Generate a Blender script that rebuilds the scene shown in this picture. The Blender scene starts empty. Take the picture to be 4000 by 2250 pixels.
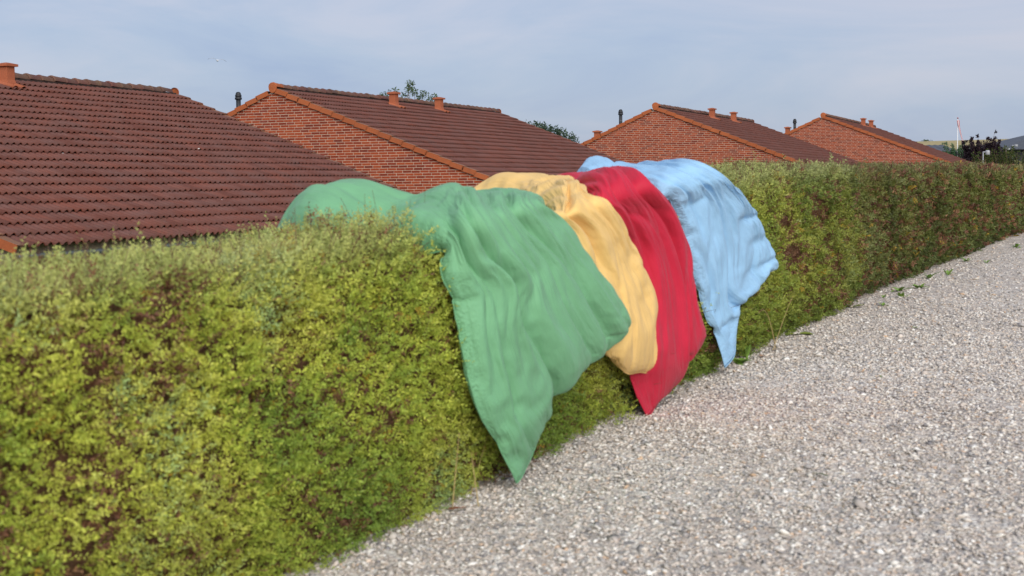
import bpy, bmesh, math, random
import numpy as np
from mathutils import Matrix, Vector

random.seed(11)
RNG = np.random.default_rng(11)
SC = bpy.context.scene
COL = SC.collection

# ------------------------------------------------------------------ camera
FPX = 5555.6                       # focal length in photo pixels (50 mm on 36 mm, 4000 px wide)
PITCH, ROLL = math.radians(4.24), 0.0101
cp, sp, cr, sr = math.cos(PITCH), math.sin(PITCH), math.cos(ROLL), math.sin(ROLL)
Rt, Up, Fw = Vector((1, 0, 0)), Vector((0, sp, cp)), Vector((0, cp, -sp))
cx_, cy_ = Rt * cr - Up * sr, Rt * sr + Up * cr
cd = bpy.data.cameras.new('camera')
cam = bpy.data.objects.new('camera', cd)
COL.objects.link(cam)
mw = Matrix.Identity(4)
for i in range(3):
    mw[i][0], mw[i][1], mw[i][2] = cx_[i], cy_[i], -Fw[i]
cam.matrix_world = mw              # the eye is the origin of the world; the path lies 1.69 m below it
cd.lens, cd.sensor_width = 50, 36
cd.clip_start, cd.clip_end = 0.1, 4000
cd.dof.use_dof = True
cd.dof.focus_distance = 46
cd.dof.aperture_fstop = 4.6
SC.camera = cam

# ------------------------------------------------------------------ sky, sun, exposure
SUN_DIR = Vector((0.20, -0.80, 0.52)).normalized()      # towards the sun: behind the camera, a little to the right
elev = math.asin(SUN_DIR.z)
azim = math.atan2(SUN_DIR.x, SUN_DIR.y)
world = bpy.data.worlds.new('World')
SC.world = world
world.use_nodes = True
wn = world.node_tree
wn.nodes.clear()
def N(nt, typ, **kw):
    n = nt.nodes.new(typ)
    for k, v in kw.items():
        if k.startswith('_'):
            setattr(n, k[1:], v)
        else:
            n.inputs[k.replace('__', ' ')].default_value = v
    return n
def L(nt, a, b):
    nt.links.new(a, b)
def ramp(nt, stops, interp='LINEAR'):
    r = nt.nodes.new('ShaderNodeValToRGB')
    r.color_ramp.interpolation = interp
    el = r.color_ramp.elements
    while len(el) < len(stops):
        el.new(0.5)
    for e, (p, c) in zip(el, stops):
        e.position = p
        e.color = (*c, 1) if len(c) == 3 else c
    return r
sky = wn.nodes.new('ShaderNodeTexSky')
sky.sky_type = 'NISHITA'
sky.sun_disc = False
sky.sun_elevation, sky.sun_rotation = elev, azim
sky.air_density, sky.dust_density, sky.ozone_density = 1.0, 1.6, 2.0
# thin high cloud veil laid over the clear sky, as the photograph shows on every side
tc = wn.nodes.new('ShaderNodeTexCoord')
mp = N(wn, 'ShaderNodeMapping')
mp.inputs['Scale'].default_value = (1.6, 1.6, 7.0)
mp.inputs['Rotation'].default_value = (0.05, 0.09, 0.4)
L(wn, tc.outputs['Generated'], mp.inputs['Vector'])
n1 = N(wn, 'ShaderNodeTexNoise', Scale=2.2, Detail=7.0, Roughness=0.55, Distortion=0.6)
L(wn, mp.outputs['Vector'], n1.inputs['Vector'])
cr1 = ramp(wn, [(0.26, (0.305, 0.385, 0.605)), (0.44, (0.405, 0.475, 0.645)), (0.60, (0.51, 0.535, 0.67)), (0.82, (0.62, 0.585, 0.675))])
L(wn, n1.outputs['Fac'], cr1.inputs['Fac'])
veil = N(wn, 'ShaderNodeVectorMath', _operation='SCALE')
veil.inputs['Scale'].default_value = SKY_VEIL = 7.2
L(wn, cr1.outputs['Color'], veil.inputs[0])
mx = wn.nodes.new('ShaderNodeMix')
mx.data_type = 'RGBA'
mx.inputs[0].default_value = 0.8
L(wn, sky.outputs['Color'], mx.inputs[6])
L(wn, veil.outputs['Vector'], mx.inputs[7])
bg = N(wn, 'ShaderNodeBackground', Strength=0.064)
L(wn, mx.outputs[2], bg.inputs['Color'])
wo = wn.nodes.new('ShaderNodeOutputWorld')
L(wn, bg.outputs['Background'], wo.inputs['Surface'])
sd = bpy.data.lights.new('sun', 'SUN')
sd.energy = 1.5
sd.angle = math.radians(55)
sd.color = (1.0, 0.95, 0.88)
sun = bpy.data.objects.new('sun', sd)
COL.objects.link(sun)
sun.rotation_euler = SUN_DIR.to_track_quat('Z', 'Y').to_euler()
sun.location = (0, 0, 40)
SC.view_settings.view_transform = 'Standard'
SC.view_settings.look = 'None'
SC.view_settings.gamma = 1
SC.view_settings.use_curve_mapping = False
SC.view_settings.exposure = 1.15
SC.cycles.use_denoising = True
SC.cycles.max_bounces = 6

# ------------------------------------------------------------------ helpers
def link(o, parent=None):
    COL.objects.link(o)
    if parent is not None:
        o.parent = parent
    return o
def tag(o, label=None, cat=None, group=None, kind=None):
    if label: o['label'] = label
    if cat: o['category'] = cat
    if group: o['group'] = group
    if kind: o['kind'] = kind
    return o
def thing(name, label, cat, loc=(0, 0, 0), rz=0.0, group=None):
    o = bpy.data.objects.new(name, None)
    o.empty_display_size = 0.2
    COL.objects.link(o)
    o.location = loc
    o.rotation_euler = (0, 0, rz)
    return tag(o, label, cat, group)
def mesh_np(name, V, F, mats, smooth=False, mi=None, colors=None, parent=None, kind=None):
    """one mesh object from numpy vertices (n,3) and faces: an (m,k) array, or a list of such arrays"""
    me = bpy.data.meshes.new(name)
    V = np.asarray(V, dtype=np.float32)
    Fs = [np.asarray(f, dtype=np.int32) for f in (F if isinstance(F, list) else [F]) if len(f)]
    me.vertices.add(len(V))
    me.vertices.foreach_set('co', V.ravel())
    tot = sum(f.size for f in Fs)
    npoly = sum(len(f) for f in Fs)
    me.loops.add(tot)
    me.loops.foreach_set('vertex_index', np.concatenate([f.ravel() for f in Fs]))
    me.polygons.add(npoly)
    sizes = np.concatenate([np.full(len(f), f.shape[1], dtype=np.int32) for f in Fs])
    starts = np.concatenate([[0], np.cumsum(sizes)[:-1]]).astype(np.int32)
    me.polygons.foreach_set('loop_start', starts)
    if mi is not None:
        me.polygons.foreach_set('material_index', np.asarray(mi, dtype=np.int32))
    me.polygons.foreach_set('use_smooth', np.full(npoly, bool(smooth)))
    me.update(calc_edges=True)
    if colors is not None:
        a = me.color_attributes.new('tint', 'FLOAT_COLOR', 'POINT')
        c = np.ones((len(V), 4), dtype=np.float32)
        c[:, :3] = colors
        a.data.foreach_set('color', c.ravel())
    for m in (mats if isinstance(mats, (list, tuple)) else [mats]):
        me.materials.append(m)
    o = bpy.data.objects.new(name, me)
    link(o, parent)
    if kind: o['kind'] = kind
    return o
def obj_from(name, me, parent=None, mat4=None):
    o = bpy.data.objects.new(name, me)
    link(o, parent)
    if mat4 is not None: o.matrix_local = mat4
    return o
def stamp(tv, tf, mats4):
    """copies of a template (verts, list of face arrays) under many 4x4 matrices -> verts, faces"""
    M = np.asarray(mats4, dtype=np.float64)
    tv = np.asarray(tv, dtype=np.float64)
    n, k = len(M), len(tv)
    V = np.einsum('nij,kj->nki', M[:, :3, :3], tv) + M[:, None, :3, 3]
    Fs = []
    for f in tf:
        f = np.asarray(f)
        Fs.append((f[None] + (np.arange(n) * k)[:, None, None]).reshape(-1, f.shape[1]))
    return V.reshape(-1, 3), Fs
def box_vf(x0, x1, y0, y1, z0, z1):
    v = [(x0, y0, z0), (x1, y0, z0), (x1, y1, z0), (x0, y1, z0), (x0, y0, z1), (x1, y0, z1), (x1, y1, z1), (x0, y1, z1)]
    f = [(0, 3, 2, 1), (4, 5, 6, 7), (0, 1, 5, 4), (1, 2, 6, 5), (2, 3, 7, 6), (3, 0, 4, 7)]
    return np.array(v, float), np.array(f)
class MB:
    """collects simple shapes into one mesh"""
    def __init__(s): s.v, s.q, s.n = [], {}, 0
    def add(s, v, *fs):
        v = np.asarray(v, float)
        for f in fs:
            f = np.asarray(f)
            s.q.setdefault(f.shape[1], []).append(f + s.n)
        s.v.append(v); s.n += len(v)
    def box(s, *a): s.add(*box_vf(*a))
    def tube(s, pts, rad, n=8, cap=True):
        pts = [Vector(p) for p in pts]
        rad = rad if isinstance(rad, (list, tuple)) else [rad] * len(pts)
        vs, prev = [], None
        for i, p in enumerate(pts):
            d = (pts[min(i + 1, len(pts) - 1)] - pts[max(i - 1, 0)]).normalized()
            a = Vector((0, 0, 1)) if abs(d.z) < 0.9 else Vector((1, 0, 0))
            e = d.cross(a).normalized()
            if prev is not None:
                e = (prev - d * prev.dot(d)).normalized()
            prev = e
            g = d.cross(e)
            for k in range(n):
                t = 2 * math.pi * k / n
                vs.append(p + (e * math.cos(t) + g * math.sin(t)) * rad[i])
        f = [(i * n + k, i * n + (k + 1) % n, (i + 1) * n + (k + 1) % n, (i + 1) * n + k) for i in range(len(pts) - 1) for k in range(n)]
        s.add([tuple(q) for q in vs], f)
        if cap:
            m = s.n - len(vs)
            s.q.setdefault(n, []).append(np.array([[m + k for k in range(n - 1, -1, -1)]]))
            s.q.setdefault(n, []).append(np.array([[m + (len(pts) - 1) * n + k for k in range(n)]]))
    def lathe(s, prof, c=(0, 0, 0), n=16):
        vs = [(c[0] + r * math.cos(2 * math.pi * k / n), c[1] + r * math.sin(2 * math.pi * k / n), c[2] + z) for r, z in prof for k in range(n)]
        f = [(i * n + k, i * n + (k + 1) % n, (i + 1) * n + (k + 1) % n, (i + 1) * n + k) for i in range(len(prof) - 1) for k in range(n)]
        s.add(vs, f)
    def build(s, name, mats, parent=None, smooth=False, kind=None):
        return mesh_np(name, np.concatenate(s.v), [np.concatenate(q) for q in s.q.values()], mats, smooth, parent=parent, kind=kind)

def _hash(i, j, k, seed):
    h = (i * 374761393 + j * 668265263 + k * 2147483647 + seed * 974634777) & 0xFFFFFFFF
    h = ((h ^ (h >> 13)) * 1274126177) & 0xFFFFFFFF
    return ((h ^ (h >> 16)) & 0xFFFF) / 65535.0
def vnoise(x, y, z=0.0, seed=0):
    """smooth value noise in 0..1"""
    x, y, z = np.broadcast_arrays(np.asarray(x, float), np.asarray(y, float), np.asarray(z, float))
    xi, yi, zi = np.floor(x).astype(np.int64), np.floor(y).astype(np.int64), np.floor(z).astype(np.int64)
    fx, fy, fz = x - xi, y - yi, z - zi
    fx, fy, fz = [t * t * t * (t * (t * 6 - 15) + 10) for t in (fx, fy, fz)]
    r = 0.0
    for a in (0, 1):
        for b in (0, 1):
            for c in (0, 1):
                w = (fx if a else 1 - fx) * (fy if b else 1 - fy) * (fz if c else 1 - fz)
                r = r + w * _hash(xi + a, yi + b, zi + c, seed)
    return r
def fbm(x, y, z=0.0, seed=0, oct=3):
    r, amp, tot = 0.0, 1.0, 0.0
    for k in range(oct):
        r = r + amp * vnoise(np.asarray(x) * 2 ** k, np.asarray(y) * 2 ** k, np.asarray(z) * 2 ** k, seed + k)
        tot += amp; amp *= 0.5
    return r / tot
def project(P):
    """photo pixels (4000 wide) of world points (n,3); used only to decide which pieces are nearest in view"""
    P = np.asarray(P, float)
    d = cp * P[..., 1] - sp * P[..., 2]
    u2, v2 = P[..., 0] / d, (sp * P[..., 1] + cp * P[..., 2]) / d
    return 2000 + FPX * (cr * u2 - sr * v2), 1125 - FPX * (sr * u2 + cr * v2), d

# the frame of the hedge: s along it, o out of its face towards the path, z up
HA = math.radians(26.7)
HH = np.array([math.sin(HA), math.cos(HA), 0.0])
HN = np.array([math.cos(HA), -math.sin(HA), 0.0])
H0 = np.array([-0.349, 6.46, 0.0])
def hw(s, o, z):
    s, o, z = np.broadcast_arrays(np.asarray(s, float), np.asarray(o, float), np.asarray(z, float))
    return H0 + s[..., None] * HH + o[..., None] * HN + z[..., None] * np.array([0, 0, 1.0])
def gz(s):
    """height of the path along the hedge: it climbs gently away from the camera"""
    s = np.asarray(s, float)
    c = np.clip(s, -22, 31.5)
    return -1.488 + 0.034 * c - 0.00054 * c * c + 0.008 * np.maximum(s - 31.5, 0)

# ------------------------------------------------------------------ materials
def new_mat(name, rough=0.7, spec=0.3):
    m = bpy.data.materials.new(name)
    m.use_nodes = True
    nt = m.node_tree
    b = nt.nodes['Principled BSDF']
    b.inputs['Roughness'].default_value = rough
    b.inputs['Specular IOR Level'].default_value = spec
    return m, nt, b
def objco(nt, scale=(1, 1, 1)):
    t = nt.nodes.new('ShaderNodeTexCoord')
    m = nt.nodes.new('ShaderNodeMapping')
    m.inputs['Scale'].default_value = scale
    L(nt, t.outputs['Object'], m.inputs['Vector'])
    return m.outputs['Vector']
def worldco(nt, scale=(1, 1, 1)):
    t = nt.nodes.new('ShaderNodeNewGeometry')
    m = nt.nodes.new('ShaderNodeMapping')
    m.inputs['Scale'].default_value = scale
    L(nt, t.outputs['Position'], m.inputs['Vector'])
    return m.outputs['Vector']
def noise(nt, vec, scale, detail=3.0, rough=0.55):
    n = N(nt, 'ShaderNodeTexNoise', Scale=scale, Detail=detail, Roughness=rough)
    L(nt, vec, n.inputs['Vector'])
    return n.outputs['Fac']
def mixc(nt, fac, a, b, mode='MIX'):
    m = nt.nodes.new('ShaderNodeMix')
    m.data_type = 'RGBA'
    m.blend_type = mode
    for sock, v in ((0, fac), (6, a), (7, b)):
        if hasattr(v, 'default_value'):
            L(nt, v, m.inputs[sock])
        else:
            m.inputs[sock].default_value = v if sock == 0 else (*v, 1)
    return m.outputs[2]
def math_(nt, op, a, b=0.0, c=None):
    m = nt.nodes.new('ShaderNodeMath')
    m.operation = op
    for k, v in enumerate((a, b, c)):
        if v is None: continue
        if hasattr(v, 'default_value'): L(nt, v, m.inputs[k])
        else: m.inputs[k].default_value = v
    return m.outputs[0]
def bump(nt, b, height, strength=0.3, dist=0.01):
    n = N(nt, 'ShaderNodeBump', Strength=strength, Distance=dist)
    L(nt, height, n.inputs['Height'])
    L(nt, n.outputs['Normal'], b.inputs['Normal'])
def piece_random(nt):
    """one random number per piece, whether it is an object or an island of a joined mesh"""
    o = nt.nodes.new('ShaderNodeObjectInfo')
    g = nt.nodes.new('ShaderNodeNewGeometry')
    return math_(nt, 'FRACT', math_(nt, 'ADD', o.outputs['Random'], g.outputs['Random Per Island']))
def plain(name, col, rough=0.6, spec=0.3, var=0.12, scale=6.0, metallic=0.0):
    m, nt, b = new_mat(name, rough, spec)
    f = noise(nt, worldco(nt), scale, 5)
    c = ramp(nt, [(0.25, tuple(v * (1 - var) for v in col)), (0.75, tuple(min(1, v * (1 + var)) for v in col))])
    L(nt, f, c.inputs['Fac'])
    L(nt, c.outputs['Color'], b.inputs['Base Color'])
    b.inputs['Metallic'].default_value = metallic
    bump(nt, b, noise(nt, worldco(nt), scale * 12, 3), 0.15, 0.004)
    return m
def tinted(name, rough=0.5, transl=0.25, spec=0.3):
    """material of leaves and stones: each carries its own colour in the attribute 'tint'"""
    m, nt, b = new_mat(name, rough, spec)
    a = nt.nodes.new('ShaderNodeAttribute')
    a.attribute_name = 'tint'
    L(nt, a.outputs['Color'], b.inputs['Base Color'])
    if transl > 0:
        t = nt.nodes.new('ShaderNodeBsdfTranslucent')
        L(nt, a.outputs['Color'], t.inputs['Color'])
        mxs = nt.nodes.new('ShaderNodeMixShader')
        mxs.inputs[0].default_value = transl
        L(nt, b.outputs[0], mxs.inputs[1])
        L(nt, t.outputs[0], mxs.inputs[2])
        out = [n for n in nt.nodes if n.type == 'OUTPUT_MATERIAL'][0]
        L(nt, mxs.outputs[0], out.inputs['Surface'])
    return m
M = {}
# weathered concrete roof tile
def tile_mat(name, dark, lite, grime, grime_amt=0.5, streak=True):
    m, nt, b = new_mat(name, 0.75, 0.25)
    r = piece_random(nt)
    base = ramp(nt, [(0.0, dark), (1.0, lite)])
    L(nt, r, base.inputs['Fac'])
    wv = worldco(nt)
    g = ramp(nt, [(0.38, (0, 0, 0)), (0.68, (1, 1, 1))])
    L(nt, noise(nt, wv, 2.3, 6, 0.65), g.inputs['Fac'])
    c = mixc(nt, math_(nt, 'MULTIPLY', g.outputs['Color'], grime_amt), base.outputs['Color'], grime)
    fine = ramp(nt, [(0.30, (0.74, 0.74, 0.74)), (0.7, (1.15, 1.15, 1.15))])
    L(nt, noise(nt, wv, 38.0, 4, 0.7), fine.inputs['Fac'])
    c = mixc(nt, 0.7, c, fine.outputs['Color'], 'MULTIPLY')
    if streak:
        # a few pale bird droppings
        v = N(nt, 'ShaderNodeTexVoronoi', Scale=1.3)
        wn2 = nt.nodes.new('ShaderNodeTexNoise'); wn2.inputs['Scale'].default_value = 30
        L(nt, wv, wn2.inputs['Vector'])
        L(nt, wv, v.inputs['Vector'])
        d = math_(nt, 'ADD', v.outputs['Distance'], math_(nt, 'MULTIPLY', wn2.outputs['Fac'], 0.05))
        c = mixc(nt, math_(nt, 'LESS_THAN', d, 0.044), c, (0.62, 0.62, 0.58))
    L(nt, c, b.inputs['Base Color'])
    bump(nt, b, noise(nt, wv, 60.0, 4, 0.7), 0.35, 0.004)
    return m
M['tile'] = tile_mat('roof_tile', (0.122, 0.043, 0.031), (0.178, 0.061, 0.042), (0.150, 0.083, 0.072), 0.7)
M['tile_lip'] = tile_mat('roof_tile_lip', (0.20, 0.055, 0.026), (0.26, 0.075, 0.035), (0.13, 0.05, 0.035), 0.5, False)
M['ridge'] = tile_mat('ridge_tile', (0.095, 0.045, 0.040), (0.165, 0.065, 0.050), (0.17, 0.115, 0.065), 0.7, False)
M['verge'] = tile_mat('verge_tile', (0.37, 0.098, 0.032), (0.43, 0.122, 0.042), (0.23, 0.082, 0.042), 0.4, False)
M['verge_top'] = tile_mat('verge_tile_top', (0.22, 0.10, 0.055), (0.30, 0.13, 0.065), (0.20, 0.13, 0.085), 0.8, False)
M['terracotta'] = tile_mat('vent_terracotta', (0.36, 0.105, 0.048), (0.40, 0.12, 0.055), (0.30, 0.10, 0.055), 0.35, False)
# brick
m, nt, b = new_mat('brick', 0.85, 0.2)
r = piece_random(nt)
c0 = ramp(nt, [(0.0, (0.175, 0.032, 0.017)), (0.25, (0.255, 0.046, 0.019)), (0.6, (0.31, 0.057, 0.021)), (0.9, (0.36, 0.074, 0.025)), (1.0, (0.20, 0.048, 0.034))])
L(nt, r, c0.inputs['Fac'])
wv = worldco(nt)
fn = ramp(nt, [(0.3, (0.7, 0.7, 0.7)), (0.7, (1.18, 1.18, 1.18))])
L(nt, noise(nt, wv, 22.0, 5, 0.7), fn.inputs['Fac'])
L(nt, mixc(nt, 0.8, c0.outputs['Color'], fn.outputs['Color'], 'MULTIPLY'), b.inputs['Base Color'])
bump(nt, b, noise(nt, wv, 70.0, 4), 0.4, 0.004)
M['brick'] = m
M['mortar'] = plain('mortar', (0.54, 0.42, 0.32), 0.95, 0.1, 0.18, 9.0)
M['plank'] = plain('yellow_plank', (0.62, 0.36, 0.12), 0.6, 0.3, 0.18, 5.0)
M['white_trim'] = plain('white_trim', (0.72, 0.72, 0.72), 0.5, 0.3, 0.05, 5.0)
M['zinc'] = plain('zinc_gutter', (0.16, 0.18, 0.21), 0.45, 0.5, 0.15, 4.0)
M['black'] = plain('black_flue', (0.022, 0.024, 0.028), 0.5, 0.4, 0.2, 9.0)
M['barn_dark'] = plain('ridge_bedding', (0.05, 0.035, 0.03), 0.95, 0.1, 0.3, 8.0)
M['grey_band'] = plain('grey_band', (0.28, 0.29, 0.30), 0.4, 0.5, 0.1, 9.0)
M['leaf'] = tinted('hedge_leaf', 0.45, 0.22)
M['tree_leaf'] = tinted('tree_leaf', 0.55, 0.2)
M['stone'] = tinted('gravel_stone', 0.85, 0.0, 0.2)
M['bark'] = plain('bark', (0.13, 0.09, 0.065), 0.9, 0.1, 0.35, 18.0)
M['twig'] = plain('hedge_twig', (0.17, 0.095, 0.065), 0.85, 0.15, 0.4, 25.0)
m, nt, b = new_mat('hedge_inside', 0.95, 0.05)
hv = worldco(nt)
hc = ramp(nt, [(0.3, (0.085, 0.056, 0.030)), (0.5, (0.165, 0.090, 0.050)), (0.72, (0.25, 0.145, 0.085))])
L(nt, noise(nt, hv, 26.0, 6, 0.75), hc.inputs['Fac'])
L(nt, hc.outputs['Color'], b.inputs['Base Color'])
bump(nt, b, noise(nt, hv, 55.0, 5, 0.7), 1.0, 0.04)
M['hedge_inside'] = m
def unit(v): return v / (np.linalg.norm(v, axis=-1, keepdims=True) + 1e-9)
def grid_faces(nx, ny):
    i = np.arange(ny - 1)[:, None] * nx + np.arange(nx - 1)[None]
    i = i.ravel()
    return np.stack([i, i + 1, i + nx + 1, i + nx], 1)
# ------------------------------------------------------------------ terrain, gravel path
def house_ground(x, y):
    return -3.25 + 0.013 * (0.379 * x + 0.925 * y)
def terrain_z(P):
    d = P - H0
    s, o = d @ HH, d @ HN
    zp = gz(s) - 0.05
    zh = np.minimum(house_ground(P[:, 0], P[:, 1]), zp)
    t = np.clip((-0.7 - o) / 2.6, 0, 1)
    t = t * t * (3 - 2 * t)
    far = np.clip((s - 70) / 60, 0, 1)
    t = t * (1 - far * far * (3 - 2 * far))
    return zp * (1 - t) + zh * t
xs = np.concatenate([np.linspace(-900, -60, 15), np.linspace(-55, 60, 116), np.linspace(66, 1200, 24)])
ys = np.concatenate([np.linspace(-300, -24, 8), np.linspace(-20, 110, 131), np.linspace(118, 1500, 30)])
X, Y = np.meshgrid(xs, ys)
P = np.stack([X.ravel(), Y.ravel(), np.zeros(X.size)], 1)
P[:, 2] = terrain_z(P) + 0.03 * (fbm(P[:, 0] * .3, P[:, 1] * .3, 0, 5) - 1.0)
def grid_faces(nx, ny):
    i = np.arange(ny - 1)[:, None] * nx + np.arange(nx - 1)[None]
    i = i.ravel()
    return np.stack([i, i + 1, i + nx + 1, i + nx], 1)
m, nt, b = new_mat('grass_ground', 0.95, 0.1)
gc = ramp(nt, [(0.3, (0.035, 0.055, 0.016)), (0.55, (0.06, 0.085, 0.025)), (0.8, (0.11, 0.11, 0.045))])
L(nt, noise(nt, worldco(nt), 1.4, 8, 0.7), gc.inputs['Fac'])
L(nt, gc.outputs['Color'], b.inputs['Base Color'])
bump(nt, b, noise(nt, worldco(nt), 20, 5), 0.6, 0.05)
M['grass'] = m
g = mesh_np('ground', P, grid_faces(len(xs), len(ys)), M['grass'], True, kind='structure')

STONE_STOPS = [(0.0, (0.232, 0.223, 0.225)), (0.07, (0.348, 0.331, 0.319)), (0.22, (0.454, 0.419, 0.384)), (0.36, (0.528, 0.461, 0.401)),
               (0.50, (0.587, 0.515, 0.440)), (0.64, (0.635, 0.580, 0.511)), (0.80, (0.697, 0.656, 0.588)), (0.95, (0.824, 0.808, 0.758)), (0.985, (0.591, 0.401, 0.253)), (1.0, (0.739, 0.706, 0.637))]
m, nt, b = new_mat('gravel', 0.9, 0.2)
wv = worldco(nt)
nz = N(nt, 'ShaderNodeTexNoise', Scale=45.0, Detail=2.0)
L(nt, wv, nz.inputs['Vector'])
dv = N(nt, 'ShaderNodeVectorMath', _operation='MULTIPLY_ADD')
L(nt, nz.outputs['Color'], dv.inputs[0]); dv.inputs[1].default_value = (0.012, 0.012, 0.0); L(nt, wv, dv.inputs[2])
vor = N(nt, 'ShaderNodeTexVoronoi', Scale=46.0); vor.inputs['Randomness'].default_value = 1.0
L(nt, dv.outputs['Vector'], vor.inputs['Vector'])
sep = nt.nodes.new('ShaderNodeSeparateColor'); L(nt, vor.outputs['Color'], sep.inputs['Color'])
sc_ = ramp(nt, STONE_STOPS); L(nt, sep.outputs['Red'], sc_.inputs['Fac'])
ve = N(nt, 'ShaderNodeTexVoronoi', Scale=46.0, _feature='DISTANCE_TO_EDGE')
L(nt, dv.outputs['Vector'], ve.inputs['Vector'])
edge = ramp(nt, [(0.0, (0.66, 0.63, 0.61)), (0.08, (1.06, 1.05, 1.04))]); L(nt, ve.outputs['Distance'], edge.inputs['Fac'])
vor2 = N(nt, 'ShaderNodeTexVoronoi', Scale=24.0)
L(nt, dv.outputs['Vector'], vor2.inputs['Vector'])
sep2 = nt.nodes.new('ShaderNodeSeparateColor'); L(nt, vor2.outputs['Color'], sep2.inputs['Color'])
sc2 = ramp(nt, STONE_STOPS); L(nt, sep2.outputs['Green'], sc2.inputs['Fac'])
c = mixc(nt, math_(nt, 'LESS_THAN', sep2.outputs['Blue'], .35), sc_.outputs['Color'], sc2.outputs['Color'])
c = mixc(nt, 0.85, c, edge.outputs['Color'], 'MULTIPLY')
big = ramp(nt, [(0.3, (0.84, 0.82, 0.80)), (0.7, (1.06, 1.06, 1.06))]); L(nt, noise(nt, wv, 0.9, 4), big.inputs['Fac'])
c = mixc(nt, 0.8, c, big.outputs['Color'], 'MULTIPLY')
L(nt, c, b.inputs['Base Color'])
hgt = ramp(nt, [(0.0, (0, 0, 0)), (0.25, (1, 1, 1))]); L(nt, ve.outputs['Distance'], hgt.inputs['Fac'])
bump(nt, b, math_(nt, 'ADD', hgt.outputs['Color'], math_(nt, 'MULTIPLY', sep.outputs['Green'], 0.8)), 0.55, 0.010)
M['gravel'] = m
sv, ov = np.linspace(-20, 110, 521), np.linspace(-0.55, 22, 92)
S, O = np.meshgrid(sv, ov)
def path_z(s, o):
    return gz(s) + 0.035 * (fbm(s * .8, o * .8, 0, 9) - .5) + 0.012 * (fbm(s * 5, o * 5, 0, 19) - .5)
PV = hw(S.ravel(), O.ravel(), path_z(S.ravel(), O.ravel()))
mesh_np('gravel_path', PV, grid_faces(len(sv), len(ov)), M['gravel'], True, kind='structure')

def pick_colors(t, stops):
    xs_ = np.array([p for p, _ in stops]); cs = np.array([c for _, c in stops])
    return np.stack([np.interp(t, xs_, cs[:, k]) for k in range(3)], 1)
def stones(name, n, smin, smax, omin, omax, dmin, dmax, size, seed):
    rg = np.random.default_rng(seed)
    s, o = rg.uniform(smin, smax, n), rg.uniform(omin, omax, n)
    B = hw(s, o, path_z(s, o))
    px, py, dd = project(B)
    keep = (px > -150) & (rg.uniform(0, 1, n) < np.clip((6200 - px) / 1900, 0, 1)) & (py < 2420) & (dd > dmin) & (dd < dmax) & (rg.uniform(0, 1, n) < np.clip((dmax - dd) / (dmax - max(9.0, dmin + .5)), 0, 1))
    B, s, o = B[keep], s[keep], o[keep]
    n = len(B)
    # a squashed six-sided pebble: 14 vertices would be luxury at 3 to 5 pixels, eight do
    ang = np.arange(6) * math.pi / 3
    ring = np.stack([np.cos(ang), np.sin(ang), np.where(np.arange(6) % 2, 0.16, -0.16)], 1)
    tv = np.concatenate([ring, [[0.12, 0.05, 0.95], [0, 0, -0.9]]])
    tf = np.array([(k, (k + 1) % 6, 6) for k in range(6)] + [((k + 1) % 6, k, 7) for k in range(6)])
    r = size * np.exp(rg.normal(0, 0.33, n))
    sx, sy, sz = r * rg.uniform(.85, 1.3, n), r * rg.uniform(.65, 1.0, n), r * rg.uniform(.32, .56, n)
    yaw = rg.uniform(0, 6.28, n)
    V = tv[None] * (1 + rg.uniform(-.22, .22, (n, 8, 1))) * np.stack([sx, sy, sz], 1)[:, None]
    tl = rg.normal(0, .28, (n, 2))
    V[..., 2] += V[..., 0] * tl[:, None, 0] + V[..., 1] * tl[:, None, 1]
    c_, s_ = np.cos(yaw)[:, None], np.sin(yaw)[:, None]
    V = np.stack([V[..., 0] * c_ - V[..., 1] * s_, V[..., 0] * s_ + V[..., 1] * c_, V[..., 2]], -1)
    V += (B + np.stack([0 * r, 0 * r, sz * rg.uniform(0.1, 0.8, n)], 1))[:, None]
    F = (tf[None] + (np.arange(n) * 8)[:, None, None]).reshape(-1, 3)
    col = pick_colors(np.clip(rg.uniform(0, 1, n), 0, 1), STONE_STOPS) * rg.uniform(.85, 1.12, (n, 1))
    return mesh_np(name, V.reshape(-1, 3), F, M['stone'], True, colors=np.repeat(col, 8, 0), kind='stuff')
stones('gravel', 300000, -2.2, 13.0, -0.15, 7.5, 4.5, 15.0, 0.0094, 21)
stones('gravel', 110000, 4.0, 26.0, -0.1, 12.0, 9.0, 26.0, 0.0125, 23)

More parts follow.
